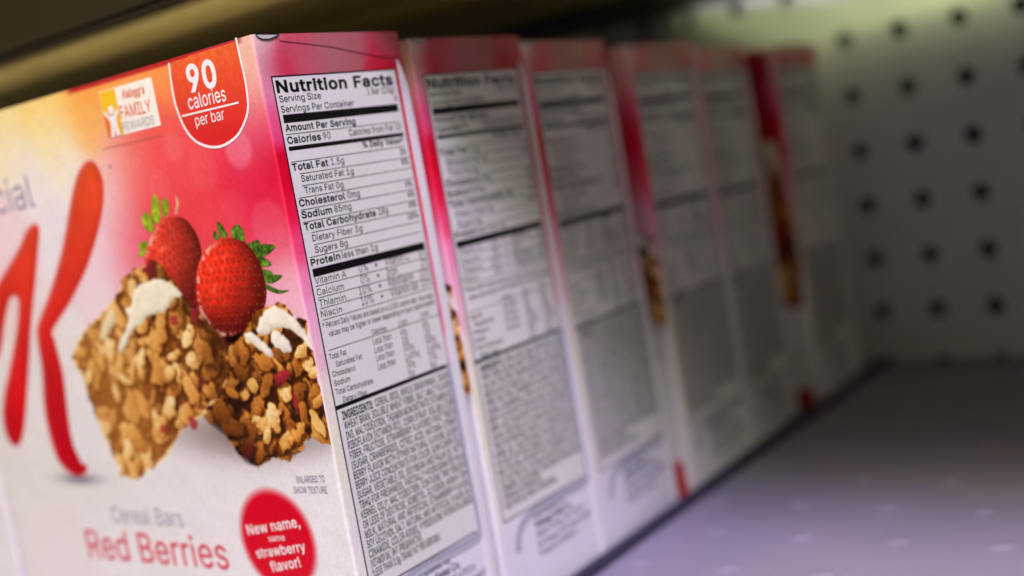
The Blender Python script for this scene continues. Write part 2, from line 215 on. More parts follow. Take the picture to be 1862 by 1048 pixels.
FRONT_COLOURS = [(-103.37, -1.51, 250, 222, 160), (-87.39, -1.89, 250, 212, 140), (-76.81, -4.37, 250, 206, 128), (-101.85, -11.58, 250, 232, 205), (-80.8, -11.7, 250, 226, 180), (-65.21, -2.76, 250, 165, 80), (-64.2, -9.96, 248, 180, 120), (-46.03, -0.65, 250, 165, 95), (-47.9, -19.36, 244, 110, 95), (-31.61, -2.62, 248, 150, 90), (-36.27, -17.03, 242, 95, 95), (-40.4, -23.15, 240, 80, 100), (-52.25, -25.66, 240, 105, 120), (-54.81, -21.15, 246, 170, 165), (-59.93, -24.66, 248, 215, 215), (-77.55, -16.54, 248, 235, 225), (-94.38, -20.16, 246, 232, 228), (-110.53, -33.6, 244, 215, 220), (-89.2, -34.3, 242, 228, 232), (-64.36, -34.07, 245, 225, 228), (-58.07, -34.77, 240, 140, 155), (-57.73, -41.89, 238, 80, 110), (-61.82, -45.8, 242, 150, 175), (-67.74, -43.81, 244, 215, 225), (-74.91, -50.53, 242, 215, 222), (-96.21, -67.41, 238, 226, 224), (-47.6, -31.79, 240, 76, 92), (-33.51, -28.11, 240, 80, 90), (-26.0, -23.83, 236, 90, 100), (-24.07, -30.66, 236, 62, 80), (-14.24, -30.63, 226, 35, 75), (-9.13, -26.22, 228, 75, 115), (-5.23, -19.26, 236, 130, 150), (-1.08, -11.28, 238, 165, 160), (-1.13, -5.14, 242, 190, 170), (-1.68, -0.76, 240, 190, 175), (-0.65, -22.46, 222, 52, 100), (-0.94, -29.87, 206, 0, 38), (-6.56, -36.7, 220, 20, 58), (-0.5, -41.19, 224, 40, 72), (-5.08, -44.5, 236, 110, 145), (0.62, -50.12, 242, 165, 190), (-3.56, -58.69, 245, 180, 205), (1.06, -61.57, 242, 185, 200), (-1.92, -39.77, 230, 45, 85), (-14.96, -39.58, 232, 60, 95), (-30.35, -37.86, 236, 66, 84), (-23.31, -41.29, 238, 80, 98), (1.85, -71.82, 242, 200, 210), (-0.95, -99.04, 238, 232, 232), (-9.17, -99.16, 236, 228, 232), (-31.8, -103.71, 236, 228, 226), (-90.07, -108.22, 236, 228, 224), (-125.92, -102.54, 236, 228, 224), (-3.53, -119.08, 238, 234, 232), (-123.33, -126.02, 236, 226, 224), (-70.56, -122.96, 236, 228, 226), (-118.94, -84.31, 238, 228, 226), (-90.03, -86.26, 236, 228, 226), (-85.7, -95.61, 236, 228, 226), (-124.67, -11.45, 250, 235, 200), (-137.57, -42.31, 242, 228, 230), (-158.56, -92.53, 236, 228, 232), (-1.59, -125.4, 236, 230, 230), (1.09, -108.21, 240, 234, 232), (-50.87, -96.85, 238, 230, 230), (-58.15, -105.81, 238, 230, 230), (-38.89, -106.74, 238, 230, 230), (-47.61, -121.63, 238, 230, 230), (-17.88, -103.39, 238, 230, 230), (-67.54, -113.64, 238, 230, 230), (-31.39, -102.29, 238, 230, 230), (-88.26, -117.64, 238, 230, 230), (-103.07, -86.12, 238, 230, 230)]
SIDE_COLOURS = [(1.34, -1.12, 232, 200, 192), (1.87, -6.65, 212, 160, 162), (7.04, -7.47, 192, 42, 70), (12.12, -3.25, 190, 88, 100), (15.51, -7.17, 184, 92, 104), (23.28, -5.5, 172, 104, 106), (30.86, -5.75, 166, 98, 100), (39.86, -9.46, 176, 34, 56), (44.64, -11.05, 172, 8, 38), (46.11, -3.47, 180, 88, 98), (1.93, -12.81, 224, 150, 165), (-0.47, -18.82, 228, 110, 145), (2.48, -20.28, 222, 75, 120), (1.58, -30.17, 206, 4, 44), (-1.02, -33.62, 206, 4, 44), (1.81, -38.99, 220, 30, 70), (2.89, -48.01, 235, 85, 120), (2.3, -56.84, 240, 150, 178), (2.87, -64.66, 238, 180, 195), (3.44, -72.55, 238, 195, 198), (3.36, -82.96, 240, 228, 210), (3.28, -93.46, 240, 236, 208), (3.4, -106.76, 240, 236, 212), (2.52, -123.86, 240, 234, 222), (46.05, -40.7, 205, 30, 70), (45.49, -19.47, 190, 20, 55), (45.85, -65.07, 215, 120, 140), (45.25, -91.19, 215, 190, 195), (48.02, -114.29, 225, 222, 222), (50.25, -131.74, 228, 224, 225), (24.16, -133.74, 232, 226, 228), (10, -112, 230, 226, 228), (10, -124, 230, 226, 228), (10, -136, 230, 226, 228), (10, -148, 230, 226, 228), (10, -158, 230, 226, 228), (22, -112, 230, 226, 228), (22, -124, 230, 226, 228), (22, -136, 230, 226, 228), (22, -148, 230, 226, 228), (22, -158, 230, 226, 228), (34, -112, 230, 226, 228), (34, -124, 230, 226, 228), (34, -136, 230, 226, 228), (34, -148, 230, 226, 228), (34, -158, 230, 226, 228), (47, -112, 230, 226, 228), (47, -124, 230, 226, 228), (47, -136, 230, 226, 228), (47, -148, 230, 226, 228), (47, -158, 230, 226, 228)]
JUNCTION = (-25.6, -67.6)

mm = 0.001

# letter outlines: advance, then closed loops of x,y in 1/400 of the type size
GLYPHS = {
    ' ': (76, ''),
    '!': (79, '27,64 25,203 53,203 51,64|39,-2 32,0 26,4 22,9 21,16 22,23 26,29 32,33 39,35 46,33 52,29 56,23 57,16 56,9 52,4 46,0'),
    '%': (271, '70,113 58,115 48,119 40,125 35,134 31,144 30,155 30,165 31,176 35,186 40,194 48,201 58,205 70,207 82,205 92,201 100,194 106,186 109,176 110,165 110,155 109,144 106,134 100,125 92,119 82,115|70,131 79,133 85,138 88,146 89,155 89,165 88,174 85,182 79,187 70,189 61,187 55,182 52,174 51,165 51,155 52,146 55,138 61,133|200,-4 188,-2 178,2 171,8 165,17 161,27 160,38 160,48 161,59 165,69 171,77 179,84 189,88 200,90 212,88 222,84 230,77 236,69 239,59 240,48 240,38 239,27 236,17 230,8 222,2 212,-2|200,14 209,16 215,21 218,29 220,38 220,48 219,57 215,65 209,70 200,72 192,70 186,65 182,57 181,48 181,38 182,29 186,21 191,16|53,0 193,203 216,203 76,0'),
    "'": (83, '31,127 28,203 54,203 51,127'),
    '(': (110, '36,83 36,98 38,113 40,129 44,146 48,161 53,176 58,191 64,204 71,216 94,216 88,201 82,187 76,171 72,156 68,141 65,125 62,111 61,96 60,83 61,70 62,58 64,46 67,33 71,20 75,6 81,-8 87,-23 94,-38 71,-38 60,-19 51,2 45,22 40,42 37,63'),
    ')': (110, '15,-38 22,-22 29,-7 34,7 39,21 43,34 45,47 47,59 48,71 49,83 48,96 47,111 45,125 42,141 38,156 33,171 28,187 22,201 15,216 39,216 45,204 51,191 57,176 62,161 66,146 69,129 72,113 73,98 74,83 73,62 70,42 65,21 58,1 49,-19 39,-38'),
    '*': (182, '81,89 82,132 46,109 36,126 74,146 36,166 46,184 82,160 81,203 100,203 98,160 135,184 145,166 106,146 145,126 135,109 98,132 100,89'),
    ',': (76, '15,-48 27,28 55,28 34,-48'),
    '-': (182, '135,98 135,75 46,75 46,98'),
    '.': (76, '38,-2 31,0 25,4 21,9 20,16 21,23 25,29 31,33 38,35 45,33 51,29 55,23 56,16 55,9 51,4 45,0'),
    '0': (182, '91,-3 76,-1 63,3 52,10 42,19 34,31 28,45 23,62 20,81 19,102 20,122 23,141 28,158 34,172 42,184 52,194 64,201 76,205 91,206 105,205 118,201 129,194 139,184 147,172 154,158 158,141 161,122 162,102 161,81 158,62 154,45 147,31 139,19 129,10 118,3 105,-1|91,20 104,22 116,29 123,37 128,46 132,57 135,71 137,85 138,102 137,118 135,133 132,146 128,157 123,167 116,174 104,181 91,184 77,181 65,174 59,167 53,157 49,146 46,133 44,118 44,102 44,85 46,71 49,57 53,46 59,37 65,29 77,22'),
    '1': (182, '31,0 31,22 156,22 156,0|110,203 110,0 85,0 85,179 84,179 34,143 34,171 79,203'),
    '2': (182, '26,0 26,19 94,91 104,103 113,113 120,122 124,131 127,139 128,149 127,159 123,167 117,174 109,180 100,183 89,184 78,183 69,179 61,173 56,165 52,156 51,145 26,145 27,156 30,167 34,177 44,189 57,198 67,203 78,205 90,206 102,205 113,203 122,199 135,190 144,178 150,164 152,149 151,138 148,127 143,116 134,103 127,94 118,84 107,72 61,24 61,23 156,23 156,0'),
    '3': (182, '87,-3 75,-2 64,0 53,4 39,12 28,23 21,37 17,53 44,53 46,43 51,35 57,28 66,24 76,21 87,20 99,21 110,24 119,30 126,37 130,47 132,58 130,69 126,78 120,87 110,93 97,98 80,99 63,99 63,120 115,179 115,181 28,181 28,203 149,203 149,184 85,111 85,116 99,116 112,114 123,110 133,105 142,98 148,89 153,79 156,69 157,58 156,47 153,36 148,26 141,18 133,11 123,5 112,1 100,-2'),
    '4': (182, '16,42 16,63 99,203 124,203 43,66 43,65 165,65 165,42|113,0 113,48 113,58 113,127 137,127 137,0'),
    '5': (182, '88,-3 77,-2 66,0 56,4 43,13 33,24 27,37 24,52 49,52 51,43 55,36 61,29 69,24 78,21 88,20 100,21 110,26 119,33 126,42 130,53 131,65 130,77 125,88 119,98 110,105 99,109 87,111 77,110 67,107 58,103 51,98 27,101 38,203 147,203 147,181 60,181 54,121 62,126 71,130 81,133 92,133 105,132 118,128 129,122 138,114 146,104 152,92 155,79 156,65 155,53 152,41 148,30 141,21 133,13 123,6 113,1 101,-2'),
    '6': (182, '91,-3 78,-2 67,1 57,6 48,12 40,20 34,30 29,40 26,52 25,65 27,80 32,96 37,107 45,121 55,136 101,203 129,203 60,104 58,104 62,110 66,115 72,119 78,123 86,125 94,126 106,125 117,122 126,118 139,108 148,96 152,86 155,75 156,63 155,51 152,39 147,29 141,20 133,12 124,6 114,1 103,-2|91,19 102,21 111,25 120,32 126,41 130,51 131,63 130,75 126,85 120,94 111,101 102,105 91,106 79,105 70,101 61,94 55,86 51,75 50,63 51,51 55,41 61,32 70,25 79,21'),
    '7': (182, '39,0 129,179 129,181 25,181 25,203 156,203 156,179 66,0'),
    '8': (182, '91,-3 77,-2 65,1 54,5 40,13 30,25 23,38 21,54 22,67 26,78 32,88 40,96 50,102 61,106 61,107 48,113 37,123 30,137 28,152 30,167 36,180 46,191 58,199 68,203 79,205 91,206 102,205 113,203 122,199 135,191 145,180 151,167 153,152 150,137 144,123 133,113 120,107 120,106 131,102 140,96 149,88 155,78 159,67 160,54 158,38 151,25 141,13 127,5 116,1 104,-2|91,20 103,21 114,24 123,29 129,37 133,45 135,55 133,66 129,75 122,83 113,89 102,93 91,94 78,93 68,89 59,83 52,75 48,66 46,55 48,45 52,37 58,29 67,24 78,21|91,116 101,117 110,120 117,125 123,132 126,141 128,150 127,160 123,168 117,175 110,180 101,183 91,184 80,183 71,180 63,175 58,168 54,160 53,150 54,141 58,132 64,125 71,120 80,117'),
    '9': (182, '90,206 103,205 114,202 124,198 133,191 141,183 147,174 152,163 155,151 156,139 154,124 149,108 144,96 136,83 126,67 80,0 52,0 121,99 123,99 120,93 115,88 109,84 103,81 95,79 87,78 75,79 65,81 55,86 42,95 33,108 29,118 26,129 25,141 26,153 29,164 34,175 40,184 48,191 57,198 67,202 78,205|90,184 79,183 70,178 61,172 55,163 51,152 50,141 51,129 55,118 61,109 70,103 79,99 90,97 102,99 111,103 120,109 126,118 130,128 131,140 130,152 126,163 120,172 112,178 102,183'),
    ':': (76, '38,-2 31,0 25,4 21,9 20,16 21,23 25,29 31,33 38,35 45,33 51,29 55,23 56,16 55,9 51,4 45,0|38,108 31,110 25,114 21,119 20,126 21,134 25,139 31,143 38,145 45,143 51,139 55,134 56,126 55,119 51,114 45,110'),
    'A': (192, '7,0 81,203 110,203 185,0 158,0 115,121 111,134 106,149 102,161 98,175 93,191 98,191 93,175 89,161 85,148 80,133 76,121 34,0|44,57 44,79 148,79 148,57'),
    'B': (183, '24,0 24,203 96,203 110,203 121,200 132,196 144,188 152,177 158,164 159,150 158,138 155,128 149,120 143,114 135,110 126,107 126,105 136,103 145,98 154,91 161,81 166,69 167,54 165,40 160,27 151,16 138,7 127,3 114,1 99,0|50,23 98,23 112,24 124,27 132,32 140,42 142,55 141,65 137,74 131,81 122,87 112,91 99,92 50,92|50,114 95,114 106,115 115,118 123,124 129,131 133,139 134,149 132,161 125,172 113,178 96,181 50,181'),
    'C': (205, '107,-3 90,-1 74,3 60,10 47,20 37,32 28,46 21,63 17,81 16,102 17,122 21,141 28,157 37,172 47,184 60,193 74,201 90,205 107,206 122,205 136,202 149,196 161,188 171,179 179,167 185,154 189,139 163,139 160,149 156,158 150,165 143,171 135,176 126,180 117,182 107,182 95,181 84,178 73,173 64,166 56,157 50,146 45,133 42,118 41,102 42,85 45,71 50,58 57,47 64,38 74,31 84,25 95,22 107,21 117,22 126,24 135,27 143,32 150,38 156,46 160,54 163,64 189,64 185,49 179,36 171,25 161,15 149,7 136,2 122,-2'),
    'D': (201, '88,0 38,0 38,23 86,23 102,24 115,27 127,32 137,40 145,49 152,60 156,72 159,86 160,102 159,118 156,132 152,144 145,155 138,164 128,171 116,176 103,180 88,181 37,181 37,203 90,203 109,202 126,198 141,191 154,182 165,170 173,156 180,140 183,122 185,102 183,82 180,64 173,47 165,33 154,22 140,12 125,5 107,1|50,203 50,0 24,0 24,203'),
    'E': (168, '24,0 24,203 149,203 149,181 50,181 50,114 142,114 142,91 50,91 50,23 150,23 150,0'),
    'F': (164, '24,0 24,203 148,203 148,181 50,181 50,111 138,111 138,88 50,88 50,0'),
    'G': (209, '107,-3 90,-1 74,3 60,10 47,20 36,32 28,46 21,63 17,81 16,102 17,122 21,141 28,157 36,172 47,184 60,193 74,201 89,205 106,206 122,205 136,201 149,196 161,188 171,178 180,167 186,154 190,139 163,139 160,149 155,157 149,165 142,171 135,176 126,179 117,182 106,182 94,181 83,178 73,173 64,166 56,157 50,146 45,133 42,118 41,102 42,85 45,71 50,58 57,47 64,38 74,31 84,25 95,22 107,21 124,23 138,28 150,37 158,49 163,59 165,69 166,81 174,80 113,80 113,102 191,102 191,80 190,64 186,49 180,36 172,25 162,15 151,8 137,2 123,-2'),
    'H': (207, '24,0 24,203 50,203 50,116 157,116 157,203 183,203 183,0 157,0 157,93 50,93 50,0'),
    'I': (121, '12,0 12,23 47,23 47,181 12,181 12,203 108,203 108,181 73,181 73,23 108,23 108,0'),
    'J': (159, '74,-3 57,-1 43,4 30,13 21,25 15,40 13,58 13,69 39,69 39,58 41,42 49,30 60,22 74,20 88,22 99,30 106,42 109,58 109,203 135,203 135,58 133,40 127,25 118,13 105,4 91,-1'),
    'K': (187, '42,58 42,86 49,96 56,104 63,113 70,121 77,130 85,138 145,203 179,203 92,110 91,110|24,0 24,203 50,203 50,134 50,90 50,77 50,0|149,0 75,104 91,124 179,0'),
    'L': (158, '24,0 24,203 50,203 50,23 144,23 144,0'),
    'M': (252, '24,0 24,203 61,203 111,75 113,70 115,64 120,49 122,41 125,34 129,20 123,20 127,33 132,48 137,63 139,70 141,75 191,203 227,203 227,0 202,0 202,116 202,131 202,147 202,165 203,183 205,183 202,173 199,164 193,145 190,137 187,129 182,116 137,0 114,0 68,116 66,122 64,128 58,144 52,163 48,173 45,183 48,183 48,166 48,149 49,131 49,116 49,0'),
    'N': (210, '24,0 24,203 54,203 137,73 141,67 145,60 150,52 155,43 160,33 166,22 162,21 161,33 160,43 160,54 160,63 160,78 160,203 185,203 185,0 155,0 81,116 76,124 71,132 65,142 59,152 43,181 48,181 49,153 49,141 50,131 50,123 50,116 50,0'),
    'O': (214, '107,-3 90,-1 74,3 60,10 48,20 37,32 28,46 21,63 17,81 16,102 17,122 21,141 28,157 37,172 48,184 60,193 74,201 90,205 107,206 124,205 139,201 153,193 166,184 177,172 186,157 192,141 196,122 197,102 196,81 192,63 186,46 177,32 166,20 153,10 139,3 124,-1|107,21 119,22 130,25 140,30 149,38 157,47 163,58 168,71 171,85 172,102 171,118 168,133 163,146 157,157 149,166 140,173 130,178 119,181 107,182 95,181 84,178 74,173 64,166 57,157 50,146 45,133 42,118 41,102 42,85 45,71 50,58 57,47 64,38 74,30 84,25 95,22'),
    'P': (178, '24,0 24,203 94,203 109,203 122,200 133,195 142,189 150,181 156,172 160,162 163,151 163,139 163,127 160,116 156,106 150,97 142,89 133,83 122,78 109,75 94,74 44,74 44,97 93,97 107,98 119,102 127,109 133,117 137,128 138,139 137,150 133,161 127,169 119,175 107,179 93,181 50,181 50,0'),
    'Q': (214, '98,64 125,64 148,34 153,26 187,-19 160,-19 138,11 132,18|107,-3 90,-1 74,3 60,10 48,20 37,32 28,46 21,63 17,81 16,102 17,122 21,141 28,157 37,172 48,184 60,193 74,201 90,205 107,206 124,205 139,201 153,193 166,184 177,172 186,157 192,141 196,122 197,102 196,81 192,63 186,46 177,32 166,20 153,10 139,3 124,-1|107,21 119,22 130,25 140,30 149,38 157,47 163,58 168,71 171,85 172,102 171,118 168,133 163,146 157,157 149,166 140,173 130,178 119,181 107,182 95,181 84,178 74,173 64,166 57,157 50,146 45,133 42,118 41,102 42,85 45,71 50,58 57,47 64,38 74,30 84,25 95,22'),
    'R': (180, '24,0 24,203 94,203 109,203 122,200 133,195 147,186 156,173 160,163 163,153 164,141 163,129 160,118 156,109 147,96 133,87 122,83 109,80 94,79 39,79 39,102 93,102 108,103 119,107 128,112 133,120 137,130 138,141 137,152 133,162 128,170 119,176 108,180 93,181 50,181 50,0|141,0 92,92 121,92 171,0'),
    'S': (179, '89,-4 75,-3 63,0 51,4 41,9 32,16 26,24 20,33 17,43 15,55 42,55 44,44 49,35 57,28 67,23 78,21 89,20 103,21 114,24 124,29 132,37 137,46 138,56 137,65 133,72 126,77 118,82 109,86 98,89 73,96 58,101 45,108 34,116 27,125 22,136 21,149 23,165 30,179 37,187 45,194 55,199 66,203 78,205 91,206 104,205 116,203 126,199 140,191 151,179 158,166 160,151 135,151 131,165 121,175 112,180 102,182 90,183 78,182 67,179 58,174 51,167 47,159 46,150 48,141 52,133 59,128 68,123 77,120 85,117 106,112 115,109 125,105 134,101 143,95 151,88 158,79 162,68 163,55 161,40 155,25 148,17 139,10 129,4 118,0 104,-3'),
    'T': (180, '13,181 13,203 167,203 167,181 103,181 103,0 77,0 77,181'),
    'U': (207, '104,-3 88,-2 74,1 62,6 51,13 41,22 34,32 28,43 25,56 24,69 24,203 50,203 50,71 51,57 56,45 64,35 75,27 88,22 104,21 119,22 132,27 143,35 151,45 155,57 157,71 157,203 183,203 183,69 182,56 178,43 173,32 166,22 156,13 145,6 133,1 119,-2'),
    'V': (192, '82,0 7,203 34,203 77,82 81,70 86,55 90,43 94,28 99,12 94,12 99,29 103,43 107,55 112,71 116,82 158,203 185,203 111,0'),
    'W': (275, '62,0 7,203 33,203 65,78 68,68 70,58 72,48 75,37 77,27 79,16 76,16 78,27 80,37 82,48 85,58 87,68 90,78 122,203 152,203 185,78 187,68 190,58 194,37 197,27 199,16 195,16 197,27 200,37 202,48 204,58 209,78 241,203 268,203 212,0 182,0 147,129 144,142 141,157 138,167 136,178 134,190 140,190 138,179 136,168 134,158 131,144 127,129 92,0'),
    'X': (190, '7,0 87,114 87,95 12,203 42,203 71,160 77,152 82,144 86,138 89,132 93,125 97,117 93,117 97,125 101,131 105,138 109,144 114,152 119,160 149,203 178,203 104,96 104,115 182,0 153,0 117,52 112,59 107,66 103,72 100,78 96,85 92,92 98,92 94,85 90,79 86,72 82,66 78,60 73,52 37,0'),
    'Y': (189, '81,0 81,83 7,203 36,203 77,138 83,127 89,117 94,106 100,92 89,92 95,106 100,117 106,127 112,138 152,203 182,203 107,83 107,0'),
    'Z': (176, '17,0 17,19 109,154 116,163 122,172 129,181 136,190 139,182 127,181 114,181 102,181 89,181 16,181 16,203 159,203 159,185 67,51 61,42 54,32 46,23 39,13 36,22 48,22 61,23 73,23 86,23 160,23 160,0'),
    '[': (110, '41,-38 41,216 95,216 95,195 64,195 64,-17 95,-17 95,-38'),
    ']': (110, '15,-38 15,-17 45,-17 45,195 15,195 15,216 69,216 69,-38'),
    'a': (156, '64,-3 50,-2 38,2 27,9 19,18 14,29 12,43 13,55 17,64 23,72 31,77 40,81 50,84 61,86 71,88 84,90 93,91 101,92 106,94 109,97 110,102 110,103 109,111 107,119 102,124 96,129 88,131 78,132 68,131 60,129 53,125 47,120 43,115 40,110 16,116 23,129 31,138 42,145 53,150 65,153 78,154 86,153 96,152 105,149 114,144 122,137 129,128 133,116 135,101 135,0 111,0 111,21 109,21 106,15 101,10 94,5 86,0 76,-2|68,18 81,19 91,23 99,30 105,37 109,46 110,55 110,76 108,74 104,73 99,71 93,70 86,69 80,68 70,67 62,66 54,63 47,60 41,56 38,50 37,42 38,35 41,29 46,24 52,21 60,19'),
    'b': (170, '92,-3 79,-2 69,2 61,7 55,12 51,18 47,23 45,23 45,0 21,0 21,203 45,203 45,128 47,128 51,133 55,138 61,144 69,149 79,153 92,154 104,153 115,150 125,144 134,137 142,128 148,117 152,105 155,91 156,76 155,60 152,46 148,34 142,23 134,14 125,6 115,1 104,-2|88,19 101,21 112,26 120,35 126,47 130,60 131,76 130,91 126,104 120,116 112,125 101,130 88,132 75,130 64,125 56,116 50,105 46,92 45,76 46,60 50,46 56,35 65,26 75,21'),
    'c': (159, '83,-3 70,-2 58,1 47,7 37,14 29,23 22,34 18,46 15,60 14,75 15,90 18,104 22,116 29,127 37,137 47,144 58,149 70,153 83,154 94,153 104,151 113,147 122,142 130,136 136,129 141,120 145,111 121,105 119,110 116,116 112,120 108,124 103,128 97,130 90,131 83,132 69,130 58,124 49,115 43,103 40,90 39,75 40,60 43,47 49,35 58,26 69,21 83,19 90,19 97,21 103,23 108,26 113,31 117,35 120,41 122,47 145,41 142,31 136,22 130,15 122,9 114,3 104,0 94,-3'),
    'd': (170, '78,-3 66,-2 55,1 45,6 36,14 28,23 22,34 17,46 15,60 14,76 15,91 17,105 22,117 28,128 36,137 45,144 55,150 66,153 78,154 91,153 101,149 109,144 115,138 119,133 122,128 124,128 124,203 149,203 149,0 125,0 125,23 123,23 119,18 115,12 109,7 101,2 91,-2|82,19 95,21 105,26 114,35 120,46 123,60 125,76 123,92 120,105 114,116 105,125 95,130 82,132 69,130 58,125 49,116 43,104 40,91 39,76 40,60 43,47 50,35 58,26 69,21'),
    'e': (162, '85,-3 71,-2 58,1 47,7 37,14 29,23 22,34 17,46 15,60 14,75 15,90 17,103 22,116 29,127 37,136 46,144 57,149 69,153 82,154 94,153 106,150 118,144 128,136 136,126 143,113 146,102 148,91 148,78 148,68 30,68 30,88 135,88 124,81 123,95 119,107 113,118 105,126 95,130 82,132 69,130 59,125 50,118 44,108 40,97 38,84 38,71 40,55 44,42 51,32 60,25 72,20 85,18 94,19 101,21 108,24 114,29 119,35 122,42 146,36 141,25 134,16 125,8 113,2 100,-2'),
    'f': (102, '91,152 91,131 3,131 3,152|32,0 32,173 34,185 38,194 45,202 54,208 64,211 75,212 83,212 89,211 94,210 97,208 91,187 89,188 86,189 82,189 78,190 68,188 62,184 58,177 57,167 57,0'),
    'g': (171, '83,-60 67,-59 54,-56 42,-51 33,-44 26,-36 20,-28 41,-16 44,-21 49,-26 54,-31 62,-35 71,-38 83,-39 100,-37 113,-30 122,-19 125,-2 125,27 122,27 119,22 115,17 109,11 101,6 91,3 78,2 66,3 55,6 45,11 36,17 28,26 22,36 17,48 15,61 14,76 15,91 17,105 22,117 28,128 36,137 45,144 55,150 66,153 78,154 91,153 101,149 109,144 115,138 120,133 123,128 125,128 125,152 149,152 149,-4 148,-16 145,-27 140,-36 130,-47 116,-54 106,-58 95,-60|82,24 95,25 105,30 114,38 120,48 124,62 125,77 124,92 120,106 114,117 106,125 95,130 82,132 69,130 58,125 50,116 43,105 40,92 39,77 40,62 43,49 50,38 58,30 69,25'),
    'h': (164, '45,91 45,0 21,0 21,203 45,203 45,115 41,115 46,128 53,138 61,145 75,152 91,154 105,152 118,147 128,139 136,128 140,119 142,108 143,96 143,0 118,0 118,94 116,110 109,122 98,129 84,132 74,130 64,127 57,121 51,113 47,103'),
    'i': (67, '21,0 21,152 45,152 45,0|33,177 27,178 22,182 18,187 17,193 18,200 22,205 27,208 33,209 40,208 46,205 49,200 51,193 49,187 46,182 40,178'),
    'k': (153, '44,55 44,85 48,85 114,152 144,152 74,80 71,80|21,0 21,203 45,203 45,0|118,0 59,74 76,91 149,0'),
    'l': (76, '56,-1 40,1 30,8 23,19 21,34 21,203 45,203 45,39 46,31 48,25 52,22 58,21 62,21 64,21 68,22 72,1 69,0 65,0 60,-1'),
    'm': (244, '21,0 21,152 45,152 45,118 43,118 47,129 53,138 60,145 69,150 78,153 88,154 103,152 115,144 124,133 128,118 125,118 129,128 135,137 143,145 152,150 163,153 175,154 187,153 199,149 209,142 216,131 221,118 223,102 223,0 198,0 198,101 196,116 189,125 179,130 167,132 158,131 150,128 143,123 138,116 135,108 134,99 134,0 110,0 110,104 108,115 101,124 92,130 80,132 71,131 63,128 56,123 50,116 47,106 45,95 45,0'),
    'n': (164, '45,91 45,0 21,0 21,152 45,152 45,115 41,115 46,128 53,138 61,145 75,152 91,154 105,152 118,147 128,139 136,128 140,119 142,108 143,96 143,0 118,0 118,94 116,110 109,122 98,129 84,132 74,130 64,127 57,121 51,113 47,103'),
    'o': (167, '83,-3 70,-2 58,1 47,7 37,14 29,23 22,34 18,46 15,60 14,75 15,90 18,104 22,116 29,127 37,137 47,144 58,149 70,153 83,154 96,153 108,149 119,144 129,137 137,127 144,116 149,104 151,90 152,75 151,60 149,46 144,34 137,23 129,14 119,7 108,1 96,-2|83,19 97,21 108,26 117,35 123,47 126,60 128,75 126,90 123,103 117,115 108,124 97,130 83,132 69,130 58,124 49,115 43,103 40,90 39,75 40,60 43,47 49,35 58,26 69,21'),
    'p': (170, '21,-57 21,152 45,152 45,128 47,128 51,133 55,138 61,144 69,149 79,153 92,154 104,153 115,150 125,144 134,137 142,128 148,117 152,105 155,91 156,76 155,60 152,46 148,34 142,23 134,14 125,6 115,1 104,-2 92,-3 79,-2 69,2 61,7 55,12 51,18 47,23 45,23 45,-57|88,19 101,21 112,26 120,35 126,47 130,60 131,76 130,91 126,104 120,116 112,125 101,130 88,132 75,130 64,125 56,116 50,105 46,92 45,76 46,60 50,46 56,35 65,26 75,21'),
    'r': (104, '21,0 21,152 45,152 45,128 46,128 52,139 61,147 72,152 85,154 92,154 97,153 97,129 95,129 92,130 88,130 83,130 73,129 64,126 56,121 50,113 47,105 45,95 45,0'),
    's': (146, '73,-3 58,-2 45,1 34,7 25,15 18,25 14,38 38,43 42,32 50,24 60,20 73,18 87,20 98,25 105,32 107,41 106,48 102,54 95,59 85,62 60,68 47,72 37,77 29,83 21,95 19,110 21,122 26,133 35,141 46,148 60,152 75,154 89,153 102,149 112,143 120,136 126,126 130,116 107,111 103,119 97,126 88,131 75,133 62,131 52,127 46,120 43,111 45,103 50,97 57,93 69,89 92,84 104,80 115,75 122,69 130,57 132,43 131,30 125,19 116,10 104,3 89,-2'),
    't': (91, '82,152 82,131 3,131 3,152|26,188 50,188 50,39 51,30 54,25 60,21 68,20 71,20 74,20 81,21 85,1 81,0 77,-1 72,-2 67,-2 55,-1 45,3 37,9 29,21 26,37'),
    'u': (164, '73,-2 59,0 46,4 36,12 28,23 24,33 22,43 21,56 21,152 45,152 45,58 48,42 55,30 66,23 80,20 90,21 100,25 107,31 113,39 117,49 118,61 118,152 143,152 143,0 119,0 119,37 123,37 118,24 111,14 103,7 89,0'),
    'v': (156, '65,0 7,152 34,152 66,62 71,48 75,35 78,21 82,8 74,8 77,21 81,35 85,48 90,62 122,152 149,152 91,0'),
    'w': (227, '55,0 9,152 35,152 53,85 57,71 62,55 64,43 67,30 70,17 66,17 69,30 71,42 74,54 77,65 80,76 82,85 101,152 127,152 145,85 147,76 150,65 153,54 155,43 158,30 161,17 157,17 159,30 162,42 165,54 168,65 171,76 173,85 192,152 218,152 172,0 147,0 128,69 122,90 119,101 116,112 111,135 116,135 111,112 108,101 105,90 102,79 99,69 79,0'),
    'x': (152, '8,0 69,87 68,68 11,152 40,152 59,122 66,111 72,101 77,92 83,82 70,82 76,92 81,101 87,111 93,122 113,152 141,152 83,67 83,86 143,0 115,0 92,34 86,45 80,54 75,64 69,73 82,73 76,64 71,54 66,45 59,34 37,0'),
    'y': (156, '19,-55 25,-34 29,-35 35,-36 42,-36 47,-34 52,-30 56,-23 60,-14 65,-1 7,152 34,152 66,62 71,48 75,35 78,21 82,8 73,8 77,21 81,35 85,48 90,62 122,152 149,152 82,-23 77,-34 71,-43 64,-50 56,-54 47,-57 37,-58 31,-58 26,-57 22,-56'),
    'z': (153, '17,0 17,18 102,128 102,129 19,129 19,152 133,152 133,132 50,24 50,23 135,23 135,0'),
    '†': (137, '60,53 56,111 56,203 80,203 80,111 76,53|15,140 15,161 121,161 121,140'),
